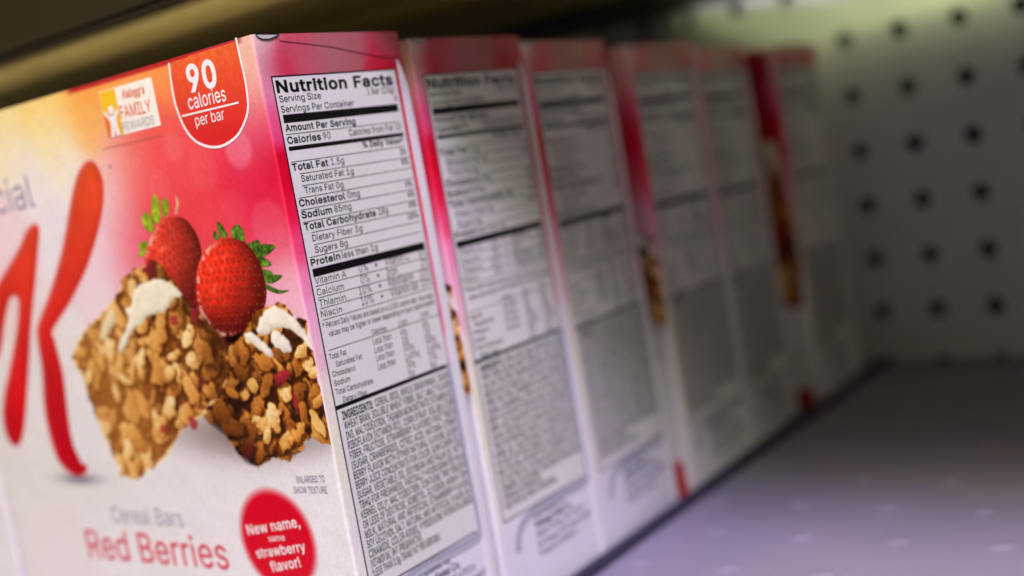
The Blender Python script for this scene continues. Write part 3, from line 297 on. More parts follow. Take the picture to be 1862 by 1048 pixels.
    '•': (156, '78,37 66,38 56,43 47,50 40,59 35,69 34,81 35,92 40,103 47,112 56,119 66,123 78,124 89,123 100,119 109,112 116,103 120,92 121,81 120,69 116,59 109,50 100,43 89,38'),
}


def on_front(p, off):
    return (p[0] * mm, -off * mm, p[1] * mm + H)


def on_side(p, off):
    return (off * mm, p[0] * mm, p[1] * mm + H)


# ------------------------------------------------------------------ lettering
TEXT_CACHE = {}


def thicken(loop, w):
    """push every point of a closed outline outward (to the right of its direction) by w"""
    n = len(loop)
    out = []
    for i in range(n):
        p, q, r = loop[i - 1], loop[i], loop[(i + 1) % n]
        ax, ay, bx, by = q[0] - p[0], q[1] - p[1], r[0] - q[0], r[1] - q[1]
        la, lb = math.hypot(ax, ay) or 1e-9, math.hypot(bx, by) or 1e-9
        n1, n2 = (ay / la, -ax / la), (by / lb, -bx / lb)
        mx, my = n1[0] + n2[0], n1[1] + n2[1]
        d = max(0.5, (mx * mx + my * my) / 2)
        out.append((q[0] + mx * w / d, q[1] + my * w / d))
    return out


GLYPH_CACHE = {}


def glyph_fill(ch, w):
    k = (ch, round(w, 4))
    if k not in GLYPH_CACHE:
        outline = GLYPHS[ch][1]
        loops = [[tuple(float(q) / 400 for q in p.split(',')) for p in loop.split(' ')] for loop in outline.split('|')] if outline else []
        if not loops:
            GLYPH_CACHE[k] = ([], [])
            return GLYPH_CACHE[k]
        area2 = [sum(l[i - 1][0] * l[i][1] - l[i][0] * l[i - 1][1] for i in range(len(l))) for l in loops]
        sign = 1 if max(area2, key=abs) > 0 else -1
        pts, faces = [], []
        for loop in loops:
            q = thicken(loop, w * sign) if abs(w) > 1e-6 else loop
            faces.append(list(range(len(pts), len(pts) + len(q))))
            pts += q
        rings = []
        for q in faces:
            rings.append([pts[i] for i in q])
        edges = [(q[i - 1], q[i]) for q in faces for i in range(len(q))]
        r = mathutils.geometry.delaunay_2d_cdt([Vector(p) for p in pts], edges, [], 0, 1e-6)

        def inside(x, y):
            wn = 0
            for ring in rings:
                for i in range(len(ring)):
                    (x0, y0), (x1, y1) = ring[i - 1], ring[i]
                    side = (x1 - x0) * (y - y0) - (x - x0) * (y1 - y0)
                    if y0 <= y < y1 and side > 0:
                        wn += 1
                    elif y1 <= y < y0 and side < 0:
                        wn -= 1
            return wn != 0
        co = r[0]
        tris = []
        for t in r[2]:
            cx = sum(co[i][0] for i in t) / len(t)
            cy = sum(co[i][1] for i in t) / len(t)
            if inside(cx, cy):
                tris.append(tuple(t))
        GLYPH_CACHE[k] = ([tuple(p) for p in co], tris)
    return GLYPH_CACHE[k]


def text_mesh(s, w, shear=0.0):
    """lay the glyph outlines out on a baseline, thicken by w, fill"""
    k = (s, round(w, 3), shear)
    if k in TEXT_CACHE:
        return TEXT_CACHE[k]
    pen = 0.0
    verts, f = [], []
    for ch in s:
        gv, gf = glyph_fill(ch, w)
        n0 = len(verts)
        verts += [(x + pen + shear * y, y) for x, y in gv]
        f += [tuple(i + n0 for i in t) for t in gf]
        pen += GLYPHS[ch][0] / 400 + w * 1.2
    v = np.array(verts) if verts else np.zeros((0, 2))
    TEXT_CACHE[k] = (v, f)
    return v, f


CAP = float(text_mesh('H', 0.0)[0][:, 1].max())


def lay_text(items, place, off, gap=None):
    """items: (string, x0, z0, x1, z1, cap height, weight) -> verts, faces"""
    V, Fc = [], []
    for it in items:
        s, x0, z0, x1, z1, cap, w = it[:7]
        sh = it[7] if len(it) > 7 else 0.0
        v, f = text_mesh(s, w, sh)
        if not len(v):
            continue
        a, b = v[:, 0].min(), v[:, 0].max()
        L = math.hypot(x1 - x0, z1 - z0)
        sx = L / (b - a)
        sy = cap / CAP
        ca, sa = (x1 - x0) / L, (z1 - z0) / L
        X = (v[:, 0] - a) * sx
        Y = v[:, 1] * sy
        k = len(V)
        for px, py in zip(X, Y):
            V.append(place((x0 + px * ca - py * sa, z0 + px * sa + py * ca), off))
        Fc += [tuple(i + k for i in q) for q in f]
    return V, Fc


def rects(rs, place, off):
    V, Fc = [], []
    for (a, b, c, d) in rs:      # x0, z0, x1, z1
        k = len(V)
        V += [place(p, off) for p in ((a, b), (c, b), (c, d), (a, d))]
        Fc.append((k, k + 1, k + 2, k + 3))
    return V, Fc


def stroke(pts, w, place, off, closed=False):
    P = np.array(pts, float)
    n = len(P)
    L, Rr = [], []
    for i in range(n):
        a = P[(i - 1) % n] if (closed or i > 0) else P[i]
        b = P[(i + 1) % n] if (closed or i < n - 1) else P[i]
        t = (b - a) / (np.linalg.norm(b - a) + 1e-9)
        nrm = np.array([-t[1], t[0]])
        L.append(P[i] + nrm * w / 2)
        Rr.append(P[i] - nrm * w / 2)
    V = [place(p, off) for p in L] + [place(p, off) for p in Rr]
    Fc = [(i, (i + 1) % n, n + (i + 1) % n, n + i) for i in range(n if closed else n - 1)]
    return V, Fc


def spline(pts, n=4, closed=True):
    P = np.array(pts, float)
    m = len(P)
    out = []
    for i in range(m if closed else m - 1):
        g = lambda j: P[j % m] if closed else P[min(max(j, 0), m - 1)]
        p0, p1, p2, p3 = g(i - 1), g(i), g(i + 1), g(i + 2)
        for t in np.linspace(0, 1, n, endpoint=False):
            out.append(0.5 * (2 * p1 + (p2 - p0) * t + (2 * p0 - 5 * p1 + 4 * p2 - p3) * t * t + (3 * p1 - p0 - 3 * p2 + p3) * t ** 3))
    if not closed:
        out.append(P[-1])
    return np.array(out)


# ------------------------------------------------------------------ the printed picture on the front, computed on a fine grid
rng = np.random.default_rng(11)
STEP = 0.25
GX = np.arange(-142.0, 0.001, STEP)
GZ = np.arange(-160.0, 0.001, STEP)
XX, ZZ = np.meshgrid(GX, GZ)          # rows: z upward
NZ, NX = XX.shape


def blend(points, X, Z, sig=7.0):
    num = np.zeros(X.shape + (3,))
    den = np.zeros(X.shape) + 1e-12
    for (px, pz, r, g, b) in points:
        d2 = (X - px) ** 2 + (Z - pz) ** 2
        w = np.exp(-d2 / (2 * sig * sig)) + 1e-4 / (1 + d2 / 100.0)
        den += w
        num += w[..., None] * np.array([r, g, b])
    return num / den[..., None]


def vnoise(cell, seed, X=XX, Z=ZZ):
    r = np.random.default_rng(seed)
    g = r.random((int(200 / cell) + 4, int(200 / cell) + 4))
    u = (X + 150) / cell
    v = (Z + 170) / cell
    i = np.floor(u).astype(int)
    j = np.floor(v).astype(int)
    fu = u - i
    fv = v - j
    fu = fu * fu * (3 - 2 * fu)
    fv = fv * fv * (3 - 2 * fv)
    i = np.clip(i, 0, g.shape[1] - 2)
    j = np.clip(j, 0, g.shape[0] - 2)
    return (g[j, i] * (1 - fu) + g[j, i + 1] * fu) * (1 - fv) + (g[j + 1, i] * (1 - fu) + g[j + 1, i + 1] * fu) * fv


def sdf(poly, pad=8.0):
    """signed distance (mm, negative inside) on the grid; far cells keep a large value"""
    P = np.array(poly, float)
    out = np.full(XX.shape, 99.0)
    x0, z0 = P.min(0) - pad
    x1, z1 = P.max(0) + pad
    ci = np.where((GX >= x0) & (GX <= x1))[0]
    ri = np.where((GZ >= z0) & (GZ <= z1))[0]
    if not len(ci) or not len(ri):
        return out
    sl = (slice(ri[0], ri[-1] + 1), slice(ci[0], ci[-1] + 1))
    X, Z = XX[sl], ZZ[sl]
    d = np.full(X.shape, 1e9)
    ins = np.zeros(X.shape, bool)
    for k in range(len(P)):
        a, b = P[k], P[(k + 1) % len(P)]
        e = b - a
        t = np.clip(((X - a[0]) * e[0] + (Z - a[1]) * e[1]) / (e @ e + 1e-12), 0, 1)
        d = np.minimum(d, (X - a[0] - t * e[0]) ** 2 + (Z - a[1] - t * e[1]) ** 2)
        c = (a[1] > Z) != (b[1] > Z)
        xi = a[0] + (Z - a[1]) * e[0] / (e[1] if abs(e[1]) > 1e-12 else 1e-12)
        ins ^= c & (X < xi)
    d = np.sqrt(d)
    out[sl] = np.where(ins, -d, d)
    return out


def cover(d, soft=0.15):
    return np.clip(0.5 - d / (2 * soft), 0, 1)


def paint(img, a, col):
    img[:] = img * (1 - a[..., None]) + np.asarray(col) * a[..., None]


IMG = blend(FRONT_COLOURS, XX, ZZ, 5.5)
# soft round lights in the printed background
for (bx, bz, br, ba, col) in ((-11.5, -24, 4.4, .45, (245, 150, 175)), (-34, -20, 3.4, .28, (245, 130, 140)), (-25, -27, 5.0, .16, (245, 120, 140)),
                              (-6.5, -42, 5.5, .22, (240, 130, 165)), (-17, -37, 4.2, .16, (240, 110, 140)), (-42, -29, 4.0, .2, (245, 130, 140)),
                              (-66, -11, 6, .25, (250, 190, 120)), (-52, -7, 5, .2, (250, 190, 110)), (-86, -10, 7, .2, (254, 235, 190))):
    d = np.hypot(XX - bx, ZZ - bz) - br
    paint(IMG, cover(d, 0.8) * ba, col)
# red rim along the top fold
paint(IMG, (cover(-ZZ - 1.1, 0.35) * np.clip((XX + 72) / 3, 0, 1) * np.clip((-XX - 3.0) / 2, 0, 1)) * .8, (176, 16, 40))
paint(IMG, cover(np.maximum(-157.0 - ZZ, ZZ + 143.0), 1.2) * cover(np.maximum(-10.0 - XX, XX + 3.2), 0.8), (196, 12, 34))
# grey shadow that the printed bars and letter stand on
def smudge(x, z, rx, rz, a, col):
    paint(IMG, np.exp(-(((XX - x) / rx) ** 2 + ((ZZ - z) / rz) ** 2)) * a, col)


smudge(-43, -91, 19, 6.0, .62, (150, 128, 124))
smudge(-26, -92, 16, 6.0, .75, (110, 84, 78))
smudge(-7, -93, 12, 4.0, .55, (150, 130, 128))
smudge(-103, -104.3, 9, 1.6, .8, (110, 106, 116))

# the big letter
K_SDF = np.minimum(sdf(spline(K_RIGHT, 3)), sdf(spline(K_LEFT, 3)))
kt = np.clip((-ZZ - 20) / 80, 0, 1)[..., None]
kcol = np.array([216, 78, 46]) * (1 - kt) + np.array([194, 4, 30]) * kt
rim = np.clip(1 + K_SDF / 1.5, 0, 1)[..., None]
kcol = kcol * (1 - rim * .5) + np.array([228, 48, 72]) * rim * .5
left_rim = np.clip(1 + K_SDF / 1.2, 0, 1) * np.clip((np.roll(K_SDF, 5, 1) - K_SDF) / 1.2 * -1, -1, 1)
kcol = kcol + np.clip(left_rim, 0, 1)[..., None] * np.array([10, 90, 90]) * .0
hl = np.clip(1 + K_SDF / 2.4, 0, 1) * np.clip((np.roll(K_SDF, 4, 1) - K_SDF), 0, 1)
kcol = kcol * (1 - hl[..., None] * .62) + np.array([246, 150, 150]) * hl[..., None] * .62
kcol = kcol * (1 + .16 * (vnoise(14.0, 77) - .5) + .10 * np.clip(-K_SDF / 3.5, 0, 1) - .05)[..., None]
paint(IMG, np.clip(1 - K_SDF / 3.0, 0, 1) ** 2 * .22 * (K_SDF > 0), (246, 170, 178))
K_A = cover(K_SDF, 0.55)
IMG = IMG * (1 - K_A[..., None]) + kcol * K_A[..., None]

# strawberries
BERRY_MASK = np.zeros(XX.shape, bool)


def berry(poly, seed, base, dark, glow, axis, spacing):
    global BERRY_MASK
    P = spline(poly, 3)
    d = sdf(P)
    a = cover(d, 0.18)
    ins = np.clip(-d, 0, None)
    c = (P.min(0) + P.max(0)) / 2
    t = axis
    u = (XX - c[0]) * t[0] + (ZZ - c[1]) * t[1]
    v = -(XX - c[0]) * t[1] + (ZZ - c[1]) * t[0]
    pu = (P[:, 0] - c[0]) * t[0] + (P[:, 1] - c[1]) * t[1]
    pv = -(P[:, 0] - c[0]) * t[1] + (P[:, 1] - c[1]) * t[0]
    RU, RV = np.abs(pu).max() * 1.04, np.abs(pv).max() * 1.04
    eu, ev = u / RU, v / RV
    en = np.sqrt(np.clip(1 - eu ** 2 - ev ** 2, .02, 1))
    ex = (eu * t[0] - ev * t[1])
    ez = (eu * t[1] + ev * t[0])
    bumpy = (vnoise(1.6, seed + 3) - .5) * .35
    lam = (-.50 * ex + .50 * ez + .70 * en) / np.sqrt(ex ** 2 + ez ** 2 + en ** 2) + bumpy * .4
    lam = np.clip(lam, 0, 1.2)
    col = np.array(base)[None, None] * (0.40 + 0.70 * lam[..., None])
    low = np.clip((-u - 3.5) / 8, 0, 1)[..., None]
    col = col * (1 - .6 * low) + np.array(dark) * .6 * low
    col *= (0.92 + 0.16 * vnoise(1.2, seed))[..., None]
    r = np.random.default_rng(seed)
    for i in range(-12, 13):
        for j in range(-10, 11):
            su = i * spacing * .86 + r.normal(0, .26)
            sv = ((j + .5 * (i % 2)) * spacing + r.normal(0, .26)) * .86
            sx, sz = c[0] + su * t[0] - sv * t[1], c[1] + su * t[1] + sv * t[0]
            i0, i1 = np.searchsorted(GX, [sx - 2.6, sx + 2.6])
            j0, j1 = np.searchsorted(GZ, [sz - 2.6, sz + 2.6])
            if i1 - i0 < 3 or j1 - j0 < 3:
                continue
            sl = (slice(j0, j1), slice(i0, i1))
            du = u[sl] - su
            dv = v[sl] - sv
            q = (du / (spacing * .27)) ** 2 + (dv / (spacing * .19)) ** 2
            qo = ((du + .15) / (spacing * .46)) ** 2 + (dv / (spacing * .36)) ** 2
            ring = np.exp(-((np.sqrt(qo) - 1) / .25) ** 2)
            cl = col[sl]
            cl = cl + ring[..., None] * np.array([20, 18, 14]) * (0.1 + lam[sl][..., None] * .9) * r.uniform(.2, 1.1)
            cl = cl * (1 - np.exp(-q)[..., None] * .6) + np.array([104, 20, 14]) * np.exp(-q)[..., None] * .6
            cc = np.exp(-((du - .1) / .24) ** 2 - ((dv) / .18) ** 2)
            col[sl] = cl * (1 - .6 * cc[..., None]) + np.array([226, 150, 90]) * .6 * cc[..., None]
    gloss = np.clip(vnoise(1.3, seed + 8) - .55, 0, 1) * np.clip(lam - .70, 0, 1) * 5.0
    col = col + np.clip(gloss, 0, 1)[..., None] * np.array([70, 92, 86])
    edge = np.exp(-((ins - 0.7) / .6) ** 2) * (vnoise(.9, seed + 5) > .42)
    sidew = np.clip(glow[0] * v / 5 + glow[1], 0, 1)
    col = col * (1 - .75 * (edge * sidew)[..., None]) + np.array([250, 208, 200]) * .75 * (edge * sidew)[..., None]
    col = np.clip(col, 0, 255)
    IMG[:] = IMG * (1 - a[..., None]) + col * a[..., None]
    BERRY_MASK |= d < 0


def leaf(poly, seed, lightc, darkc):
    global BERRY_MASK
    P = spline(poly, 3)
    d = sdf(P, 3)
    a = cover(d, 0.12)
    n = vnoise(.7, seed) * .5 + vnoise(1.8, seed + 1) * .5
    e = np.clip(1 + d / .45, 0, 1)
    k = np.clip(n * 1.3 - .15 - e * .25, 0, 1)[..., None]
    col = np.array(darkc) * (1 - k) + np.array(lightc) * k
    IMG[:] = IMG * (1 - a[..., None]) + col * a[..., None]
    BERRY_MASK |= d < 0


smudge(-44, -46, 9, 10, .25, (200, 40, 70))
smudge(JUNCTION[0], JUNCTION[1], 7, 5, 1.3, (64, 18, 12))
IMG = np.clip(IMG, 0, 255)
for i in (0, 1, 2, 3, 4):
    leaf(LEAVES[i], 40 + i, (205, 214, 70) if i != 3 else (230, 200, 150), (96, 130, 20) if i != 3 else (190, 130, 110))
berry(BERRY_A, 21, (214, 56, 46), (120, 20, 24), (0.9, .15), (-0.25, 0.97), 2.35)
for i in range(5, 12):
    leaf(LEAVES[i], 40 + i, (140, 172, 62), (34, 70, 16))
berry(BERRY_B, 33, (236, 48, 34), (84, 8, 10), (0.9, .1), (0.02, 1.0), 2.5)

# crunchy bars
BAR_MASK = np.zeros(XX.shape, bool)
PAL = [(224, 164, 82), (212, 146, 64), (234, 184, 108), (196, 128, 52), (206, 142, 66), (236, 196, 130), (182, 112, 44)]
PAL_B = [(212, 142, 68), (196, 122, 52), (228, 170, 98), (170, 96, 38), (234, 188, 122), (184, 106, 44), (150, 78, 32)]


def granola(poly, seed, pal, count, dark, sizes, light, reds):
    global BAR_MASK
    P = spline(poly, 2)
    d = sdf(P)
    d = d + (vnoise(2.4, seed + 1) - .5) * 2.4 + (vnoise(.7, seed + 2) - .5) * .7
    a = cover(d, 0.2)
    layer = np.zeros_like(IMG) + np.array(dark)
    layer *= (0.6 + 0.9 * vnoise(.8, seed + 3))[..., None]
    wob = (vnoise(1.5, seed + 4) - .5) * .75 + (vnoise(.6, seed + 5) - .5) * .16
    fine = vnoise(.5, seed + 6) * .6 + vnoise(1.0, seed + 7) * .4
    r = np.random.default_rng(seed)
    lo, hi = P.min(0), P.max(0)
    cand = []
    while len(cand) < count:
        x, z = r.uniform(lo[0], hi[0]), r.uniform(lo[1], hi[1])
        i = int(np.clip((x + 142) / STEP, 0, NX - 1))
        j = int(np.clip((z + 160) / STEP, 0, NZ - 1))
        if d[j, i] < .6:
            cand.append((x, z))
    for k, (x, z) in enumerate(cand):
        f = k / count
        A = r.uniform(*sizes) * (1.15 - .35 * f)
        B = A * r.uniform(.38, .72)
        th = r.normal(light[2], .7)
        m = A * 1.5
        i0, i1 = np.searchsorted(GX, [x - m, x + m])
        j0, j1 = np.searchsorted(GZ, [z - m, z + m])
        if i1 - i0 < 2 or j1 - j0 < 2:
            continue
        sl = (slice(j0, j1), slice(i0, i1))
        dx, dz = XX[sl] - x, ZZ[sl] - z
        u = dx * math.cos(th) + dz * math.sin(th)
        v = -dx * math.sin(th) + dz * math.cos(th)
        rr = np.sqrt((u / A) ** 2 + (v / B) ** 2) + wob[sl] * .9
        al = np.clip((1 - rr) / .14, 0, 1)
        nu, nv = u / A, v / B
        nx = nu * math.cos(th) - nv * math.sin(th)
        nz = nu * math.sin(th) + nv * math.cos(th)
        tilt = r.normal(0, .28, 2)
        lam = .98 + .34 * ((nx + tilt[0]) * light[0] + (nz + tilt[1]) * light[1])
        lam = lam * (.66 + .44 * f) * r.uniform(.88, 1.12)
        lam = lam + (fine[sl] - .5) * .42
        lam = lam * np.clip(.62 + (1 - rr) * 1.6, .3, 1.0)
        c = np.array(pal[r.integers(len(pal))], float)
        if r.random() < reds:
            c = np.array((150, 40, 48), float)
        col = np.clip(c * np.clip(lam, .15, 1.3)[..., None], 0, 250)
        # shade cast just outside the flake's lower right
        ox, oz = .55, -.55
        us, vs = u - (ox * math.cos(th) + oz * math.sin(th)), v - (-ox * math.sin(th) + oz * math.cos(th))
        sh = np.clip((1.2 - np.sqrt((us / A) ** 2 + (vs / B) ** 2) - wob[sl] * .6) / .25, 0, 1) * .72
        layer[sl] = layer[sl] * (1 - sh[..., None]) + np.array(dark) * .6 * sh[..., None]
        layer[sl] = layer[sl] * (1 - al[..., None]) + col * al[..., None]
    layer *= (.80 + .42 * vnoise(7.0, seed + 9))[..., None]
    IMG[:] = IMG * (1 - a[..., None]) + layer * a[..., None]
    BAR_MASK |= d < 0


def icing(poly, seed, col):
    d = sdf(spline(poly, 3)) + (vnoise(1.2, seed) - .5) * .6
    a = cover(d, 0.25)
    ins = np.clip(-d, 0, 1.8)
    h = np.sqrt(np.clip(ins * (3.6 - ins), 0, None))
    gz, gx = np.gradient(h, STEP)
    lam = (-.5 * -gx * -1 * -1 + .6 * -gz + .75) / np.sqrt(gx ** 2 + gz ** 2 + 1)
    c = np.array(col) * np.clip(.88 + .14 * lam + (vnoise(2.2, seed + 1) - .5) * .08, .5, 1.04)[..., None]
    IMG[:] = IMG * (1 - a[..., None]) + np.clip(c, 0, 255) * a[..., None]


granola(BAR_B, 71, PAL_B, 115, (52, 20, 8), (2.6, 5.0), (-.35, .75, 1.0), .05)
granola(BAR_A, 55, PAL, 125, (84, 46, 16), (2.8, 5.8), (-.5, .6, 1.25), .03)
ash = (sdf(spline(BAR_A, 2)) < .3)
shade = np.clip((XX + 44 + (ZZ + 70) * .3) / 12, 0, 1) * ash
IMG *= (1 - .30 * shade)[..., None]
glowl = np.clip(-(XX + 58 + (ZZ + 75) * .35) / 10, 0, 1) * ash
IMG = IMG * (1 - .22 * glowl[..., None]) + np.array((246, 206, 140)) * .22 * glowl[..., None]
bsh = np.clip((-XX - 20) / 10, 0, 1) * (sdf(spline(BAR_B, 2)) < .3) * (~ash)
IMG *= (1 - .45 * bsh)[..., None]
# both bars are toasted to the same golden brown
lumb = (IMG @ np.array([.35, .5, .15])) / 255.0
redness = np.clip((IMG[..., 0] - 1.9 * IMG[..., 1]) / 60, 0, 1)
for mask_, stops, amt in ((ash, ((34, 14, 5), (128, 68, 26), (204, 134, 68), (232, 172, 104), (250, 218, 172)), .85),
                          (BAR_MASK & ~ash, ((26, 9, 3), (122, 62, 22), (196, 122, 52), (228, 166, 92), (250, 220, 170)), .8)):
    tone = np.stack([np.interp(np.clip(lumb * 1.12, 0, 1), (0, .26, .52, .72, 1), [q[k] for q in stops]) for k in range(3)], -1)
    w_ = (mask_ * amt * (1 - redness))[..., None]
    IMG = IMG * (1 - w_) + tone * w_
icing(ICING_B, 91, (250, 236, 220))
icing(DRIP_A, 92, (250, 238, 224))
icing(DRIP_B, 94, (250, 238, 224))
icing(ICING_A, 93, (250, 236, 212))
icing(ICING_C, 95, (240, 216, 176))
for (x, z, rx, rz) in ((-47, -62, 2.2, 1.3), (-39, -61, 1.2, 2.6), (-60, -90, 1.6, 1.2), (-48, -88.5, 2.0, 1.6), (-9, -83.5, 1.0, 2.6)):
    d = np.sqrt(((XX - x) / rx) ** 2 + ((ZZ - z) / rz) ** 2) + (vnoise(.9, 5) - .5) * .8
    paint(IMG, np.clip((1 - d) / .3, 0, 1) * .8, (158, 42, 52))

# round flavour badge with its soft edge
BD = np.hypot(XX + 25.0, ZZ + 118.4)
paint(IMG, np.clip((14.2 - BD) / 2.6, 0, 1) ** 1.3, (214, 4, 40))
sat_ = (IMG.max(-1) - IMG.min(-1)) / 255.0
IMG[..., 2] *= 1 - .16 * sat_
IMG += ((rng.random(IMG.shape[:2]) - .5) * 5)[..., None]
LUM = IMG @ np.array([.3, .59, .11])
IMG = LUM[..., None] + (IMG - LUM[..., None]) * 1.04
IMG = np.clip(IMG, 0, 255)
IMG_LIN = lin(IMG)


def grid_patch(name, mask, parent, off):
    """the part of the printed grid where mask holds, as a thin sheet of its own"""
    cm = mask[:-1, :-1] & mask[1:, :-1] & mask[:-1, 1:] & mask[1:, 1:]
    idx = np.arange(NX * NZ).reshape(NZ, NX)
    j, i = np.where(cm)
    f = np.stack([idx[j, i], idx[j, i + 1], idx[j + 1, i + 1], idx[j + 1, i]], 1)
    used, inv = np.unique(f.ravel(), return_inverse=True)
    f = inv.reshape(-1, 4)
    V = np.stack([XX.ravel()[used] * mm, np.full(len(used), -off * mm), ZZ.ravel()[used] * mm + H], 1)
    return fast_mesh(name, V, f, M_PRINT, parent, IMG_LIN.reshape(-1, 3)[used])


def fast_mesh(name, V, f, mat, parent, colours):
    me = bpy.data.meshes.new(name)
    me.vertices.add(len(V))
    me.vertices.foreach_set('co', np.asarray(V, np.float32).ravel())
    n = len(f)
    me.loops.add(n * 4)
    me.polygons.add(n)
    me.polygons.foreach_set('loop_start', np.arange(0, n * 4, 4, dtype=np.int32))
    me.polygons.foreach_set('loop_total', np.full(n, 4, np.int32))
    me.loops.foreach_set('vertex_index', np.asarray(f, np.int32).ravel())
    me.update(calc_edges=True)
    at = me.color_attributes.new('print_colour', 'FLOAT_COLOR', 'POINT')
    c4 = np.ones((len(V), 4), np.float32)
    c4[:, :3] = colours
    at.data.foreach_set('color', c4.ravel())
    me.materials.append(mat)
    me.shade_smooth()
    me.validate()
    return link(name, me, parent)


def side_colour(Y, Z):
    c = blend(SIDE_COLOURS, Y, Z, 3.0)  # near the top fold the print is darkened to carry the upper shelf's shade
    # the coloured bleed lightens to cream along the panel's lower margins
    c += (np.random.default_rng(3).random(Y.shape) - .5)[..., None] * 4
    lum = (c @ np.array([.3, .59, .11]))[..., None]
    return lin(np.clip(lum + (c - lum) * 1.15, 0, 255))


# ------------------------------------------------------------------ one carton
D = 49.2
RAD = 0.7        # rounding of the upright fold


def make_carton():
    root = thing('cereal_bar_box', '', 'cereal box', (0, 0, 0))
    # body: card, slightly inside the printed panels
    bm = bmesh.new()
    bmesh.ops.create_cube(bm, size=1)
    bmesh.ops.scale(bm, vec=((142 - .3) * mm, (D - .3) * mm, (160 - .3) * mm), verts=bm.verts)
    bmesh.ops.translate(bm, vec=(-71 * mm, D / 2 * mm, 80 * mm), verts=bm.verts)
    bmesh.ops.bevel(bm, geom=bm.edges[:], offset=0.5 * mm, segments=2, affect='EDGES')
    me = bpy.data.meshes.new('carton')
    bm.to_mesh(me)
    bm.free()
    me.materials.append(M_CARD)
    link('carton', me, root)

    # front panel: the grid, its right columns rolled round the fold
    V = np.stack([XX * mm, np.zeros_like(XX), ZZ * mm + H], -1)
    ang = np.clip((XX + RAD) / RAD, 0, 1) * (math.pi / 4)
    roll = XX > -RAD
    V[..., 0] = np.where(roll, (-RAD + RAD * np.sin(ang)) * mm, V[..., 0])
    V[..., 1] = np.where(roll, (RAD - RAD * np.cos(ang)) * mm, V[..., 1])
    idx = np.arange(NX * NZ).reshape(NZ, NX)
    f = np.stack([idx[:-1, :-1], idx[:-1, 1:], idx[1:, 1:], idx[1:, :-1]], -1).reshape(-1, 4)
    fast_mesh('front_panel', V.reshape(-1, 3), f, M_PRINT, root, IMG_LIN.reshape(-1, 3))

    # side panel
    gy = np.concatenate([np.linspace(0, RAD, 4), np.arange(1.2, D + .01, .5)])
    gz = np.arange(-160, .01, .5)
    Y, Z = np.meshgrid(gy, gz)
    ang = np.clip((RAD - Y) / RAD, 0, 1) * (math.pi / 4)
    px = np.where(Y < RAD, (-RAD + RAD * np.cos(ang)), 0.0)
    py = np.where(Y < RAD, (RAD - RAD * np.sin(ang)), Y)
    V = np.stack([px * mm, py * mm, Z * mm + H], -1)
    n1, n0 = Y.shape
    idx = np.arange(n0 * n1).reshape(n1, n0)
    f = np.stack([idx[:-1, :-1], idx[:-1, 1:], idx[1:, 1:], idx[1:, :-1]], -1).reshape(-1, 4)
    fast_mesh('side_panel', V.reshape(-1, 3), f, M_PRINT, root, side_colour(Y, Z).reshape(-1, 3))

    # pictures and letter as printed pieces of their own
    o = 0.05
    grid_patch('initial_letter', K_SDF < -.5, root, o)
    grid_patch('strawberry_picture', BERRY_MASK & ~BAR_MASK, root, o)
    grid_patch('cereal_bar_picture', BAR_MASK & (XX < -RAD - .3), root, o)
    fb = grid_patch('flavour_badge', BD < 12.6, root, o)
    # lettering on the front
    ft = {t[0]: t for t in FRONT_TEXT}
    V, Fc = lay_text([ft[k] for k in ('New name,', 'same', 'strawberry', 'flavor!')], on_front, 0.10)
    mesh('lettering', V, Fc, M_WHITE, fb)
    c = ft['cial']
    sv, _ = text_mesh('cial', 0.0)
    fv, _ = text_mesh('Special', 0.0)
    k = (c[3] - c[1]) / (sv[:, 0].max() - sv[:, 0].min())
    wid = k * (fv[:, 0].max() - fv[:, 0].min())
    zb = (c[2] + c[4]) / 2
    V, Fc = lay_text([('Special', c[3] - wid, zb, c[3], zb, c[5] * .94, -.004)], on_front, 0.10)
    mesh('brand_lettering', V, Fc, M_LILAC, root)
    V, Fc = lay_text([ft['Cereal Bars']], on_front, 0.10)
    mesh('product_lettering', V, Fc, M_PALEGREY, root)
    V, Fc = lay_text([ft['Red Berries']], on_front, 0.10)
    mesh('flavour_lettering', V, Fc, M_CORAL, root)
    V, Fc = lay_text([ft['ENLARGED TO'], ft['SHOW TEXTURE']], on_front, 0.10)
    mesh('caption_lettering', V, Fc, M_TEXTGREY, root)

    # calorie badge
    B = spline(BADGE90, 4, closed=False)
    bcol = lambda p: lin(np.array((232, 70, 48)) * (1 - t(p)) + np.array((222, 36, 40)) * t(p))
    t = lambda p: np.clip(-p[1] / 24, 0, 1)
    d = sdf(B)
    m = d < 0
    tt = np.clip(-ZZ / 20, 0, 1)[..., None]
    bc = np.array((240, 104, 50)) * (1 - tt) + np.array((224, 42, 42)) * tt
    nn = (vnoise(1.0, 301) * .5 + vnoise(.45, 302) * .5 - .5)
    bc = bc + nn[..., None] * np.array((26, 34, 20)) * np.clip(1.3 + ZZ[..., None] / 9, .15, 1)
    keep = IMG_LIN[m].copy()
    IMG_LIN[m] = lin(np.clip(bc, 0, 255))[m]
    cb = grid_patch('calorie_badge', m & (ZZ < -.3), root, 0.05)
    IMG_LIN[m] = keep
    V, Fc = stroke(B, 0.62, on_front, 0.09)
    mesh('outline', V, Fc, M_WHITE, cb)
    V, Fc = lay_text([ft['90'], ft['calories'], ft['per bar']], on_front, 0.10)
    V2, F2 = stroke(BADGE_LINE, 0.42, on_front, 0.10)
    k = len(V)
    mesh('lettering', V + V2, Fc + [tuple(i + k for i in q) for q in F2], M_WHITE, cb)

    # rewards badge
    q = np.array(REWARD, float)
    x0, x1, z1, z0 = q[:, 0].min(), q[:, 0].max(), q[:, 1].max() - .2, q[:, 1].min() + .2
    xm = (REWARD_MID[0][0] + REWARD_MID[1][0]) / 2
    tan = lambda a: lin(a)
    V, Fc = rects([(x0, z0, x1, z1)], on_front, 0.05)
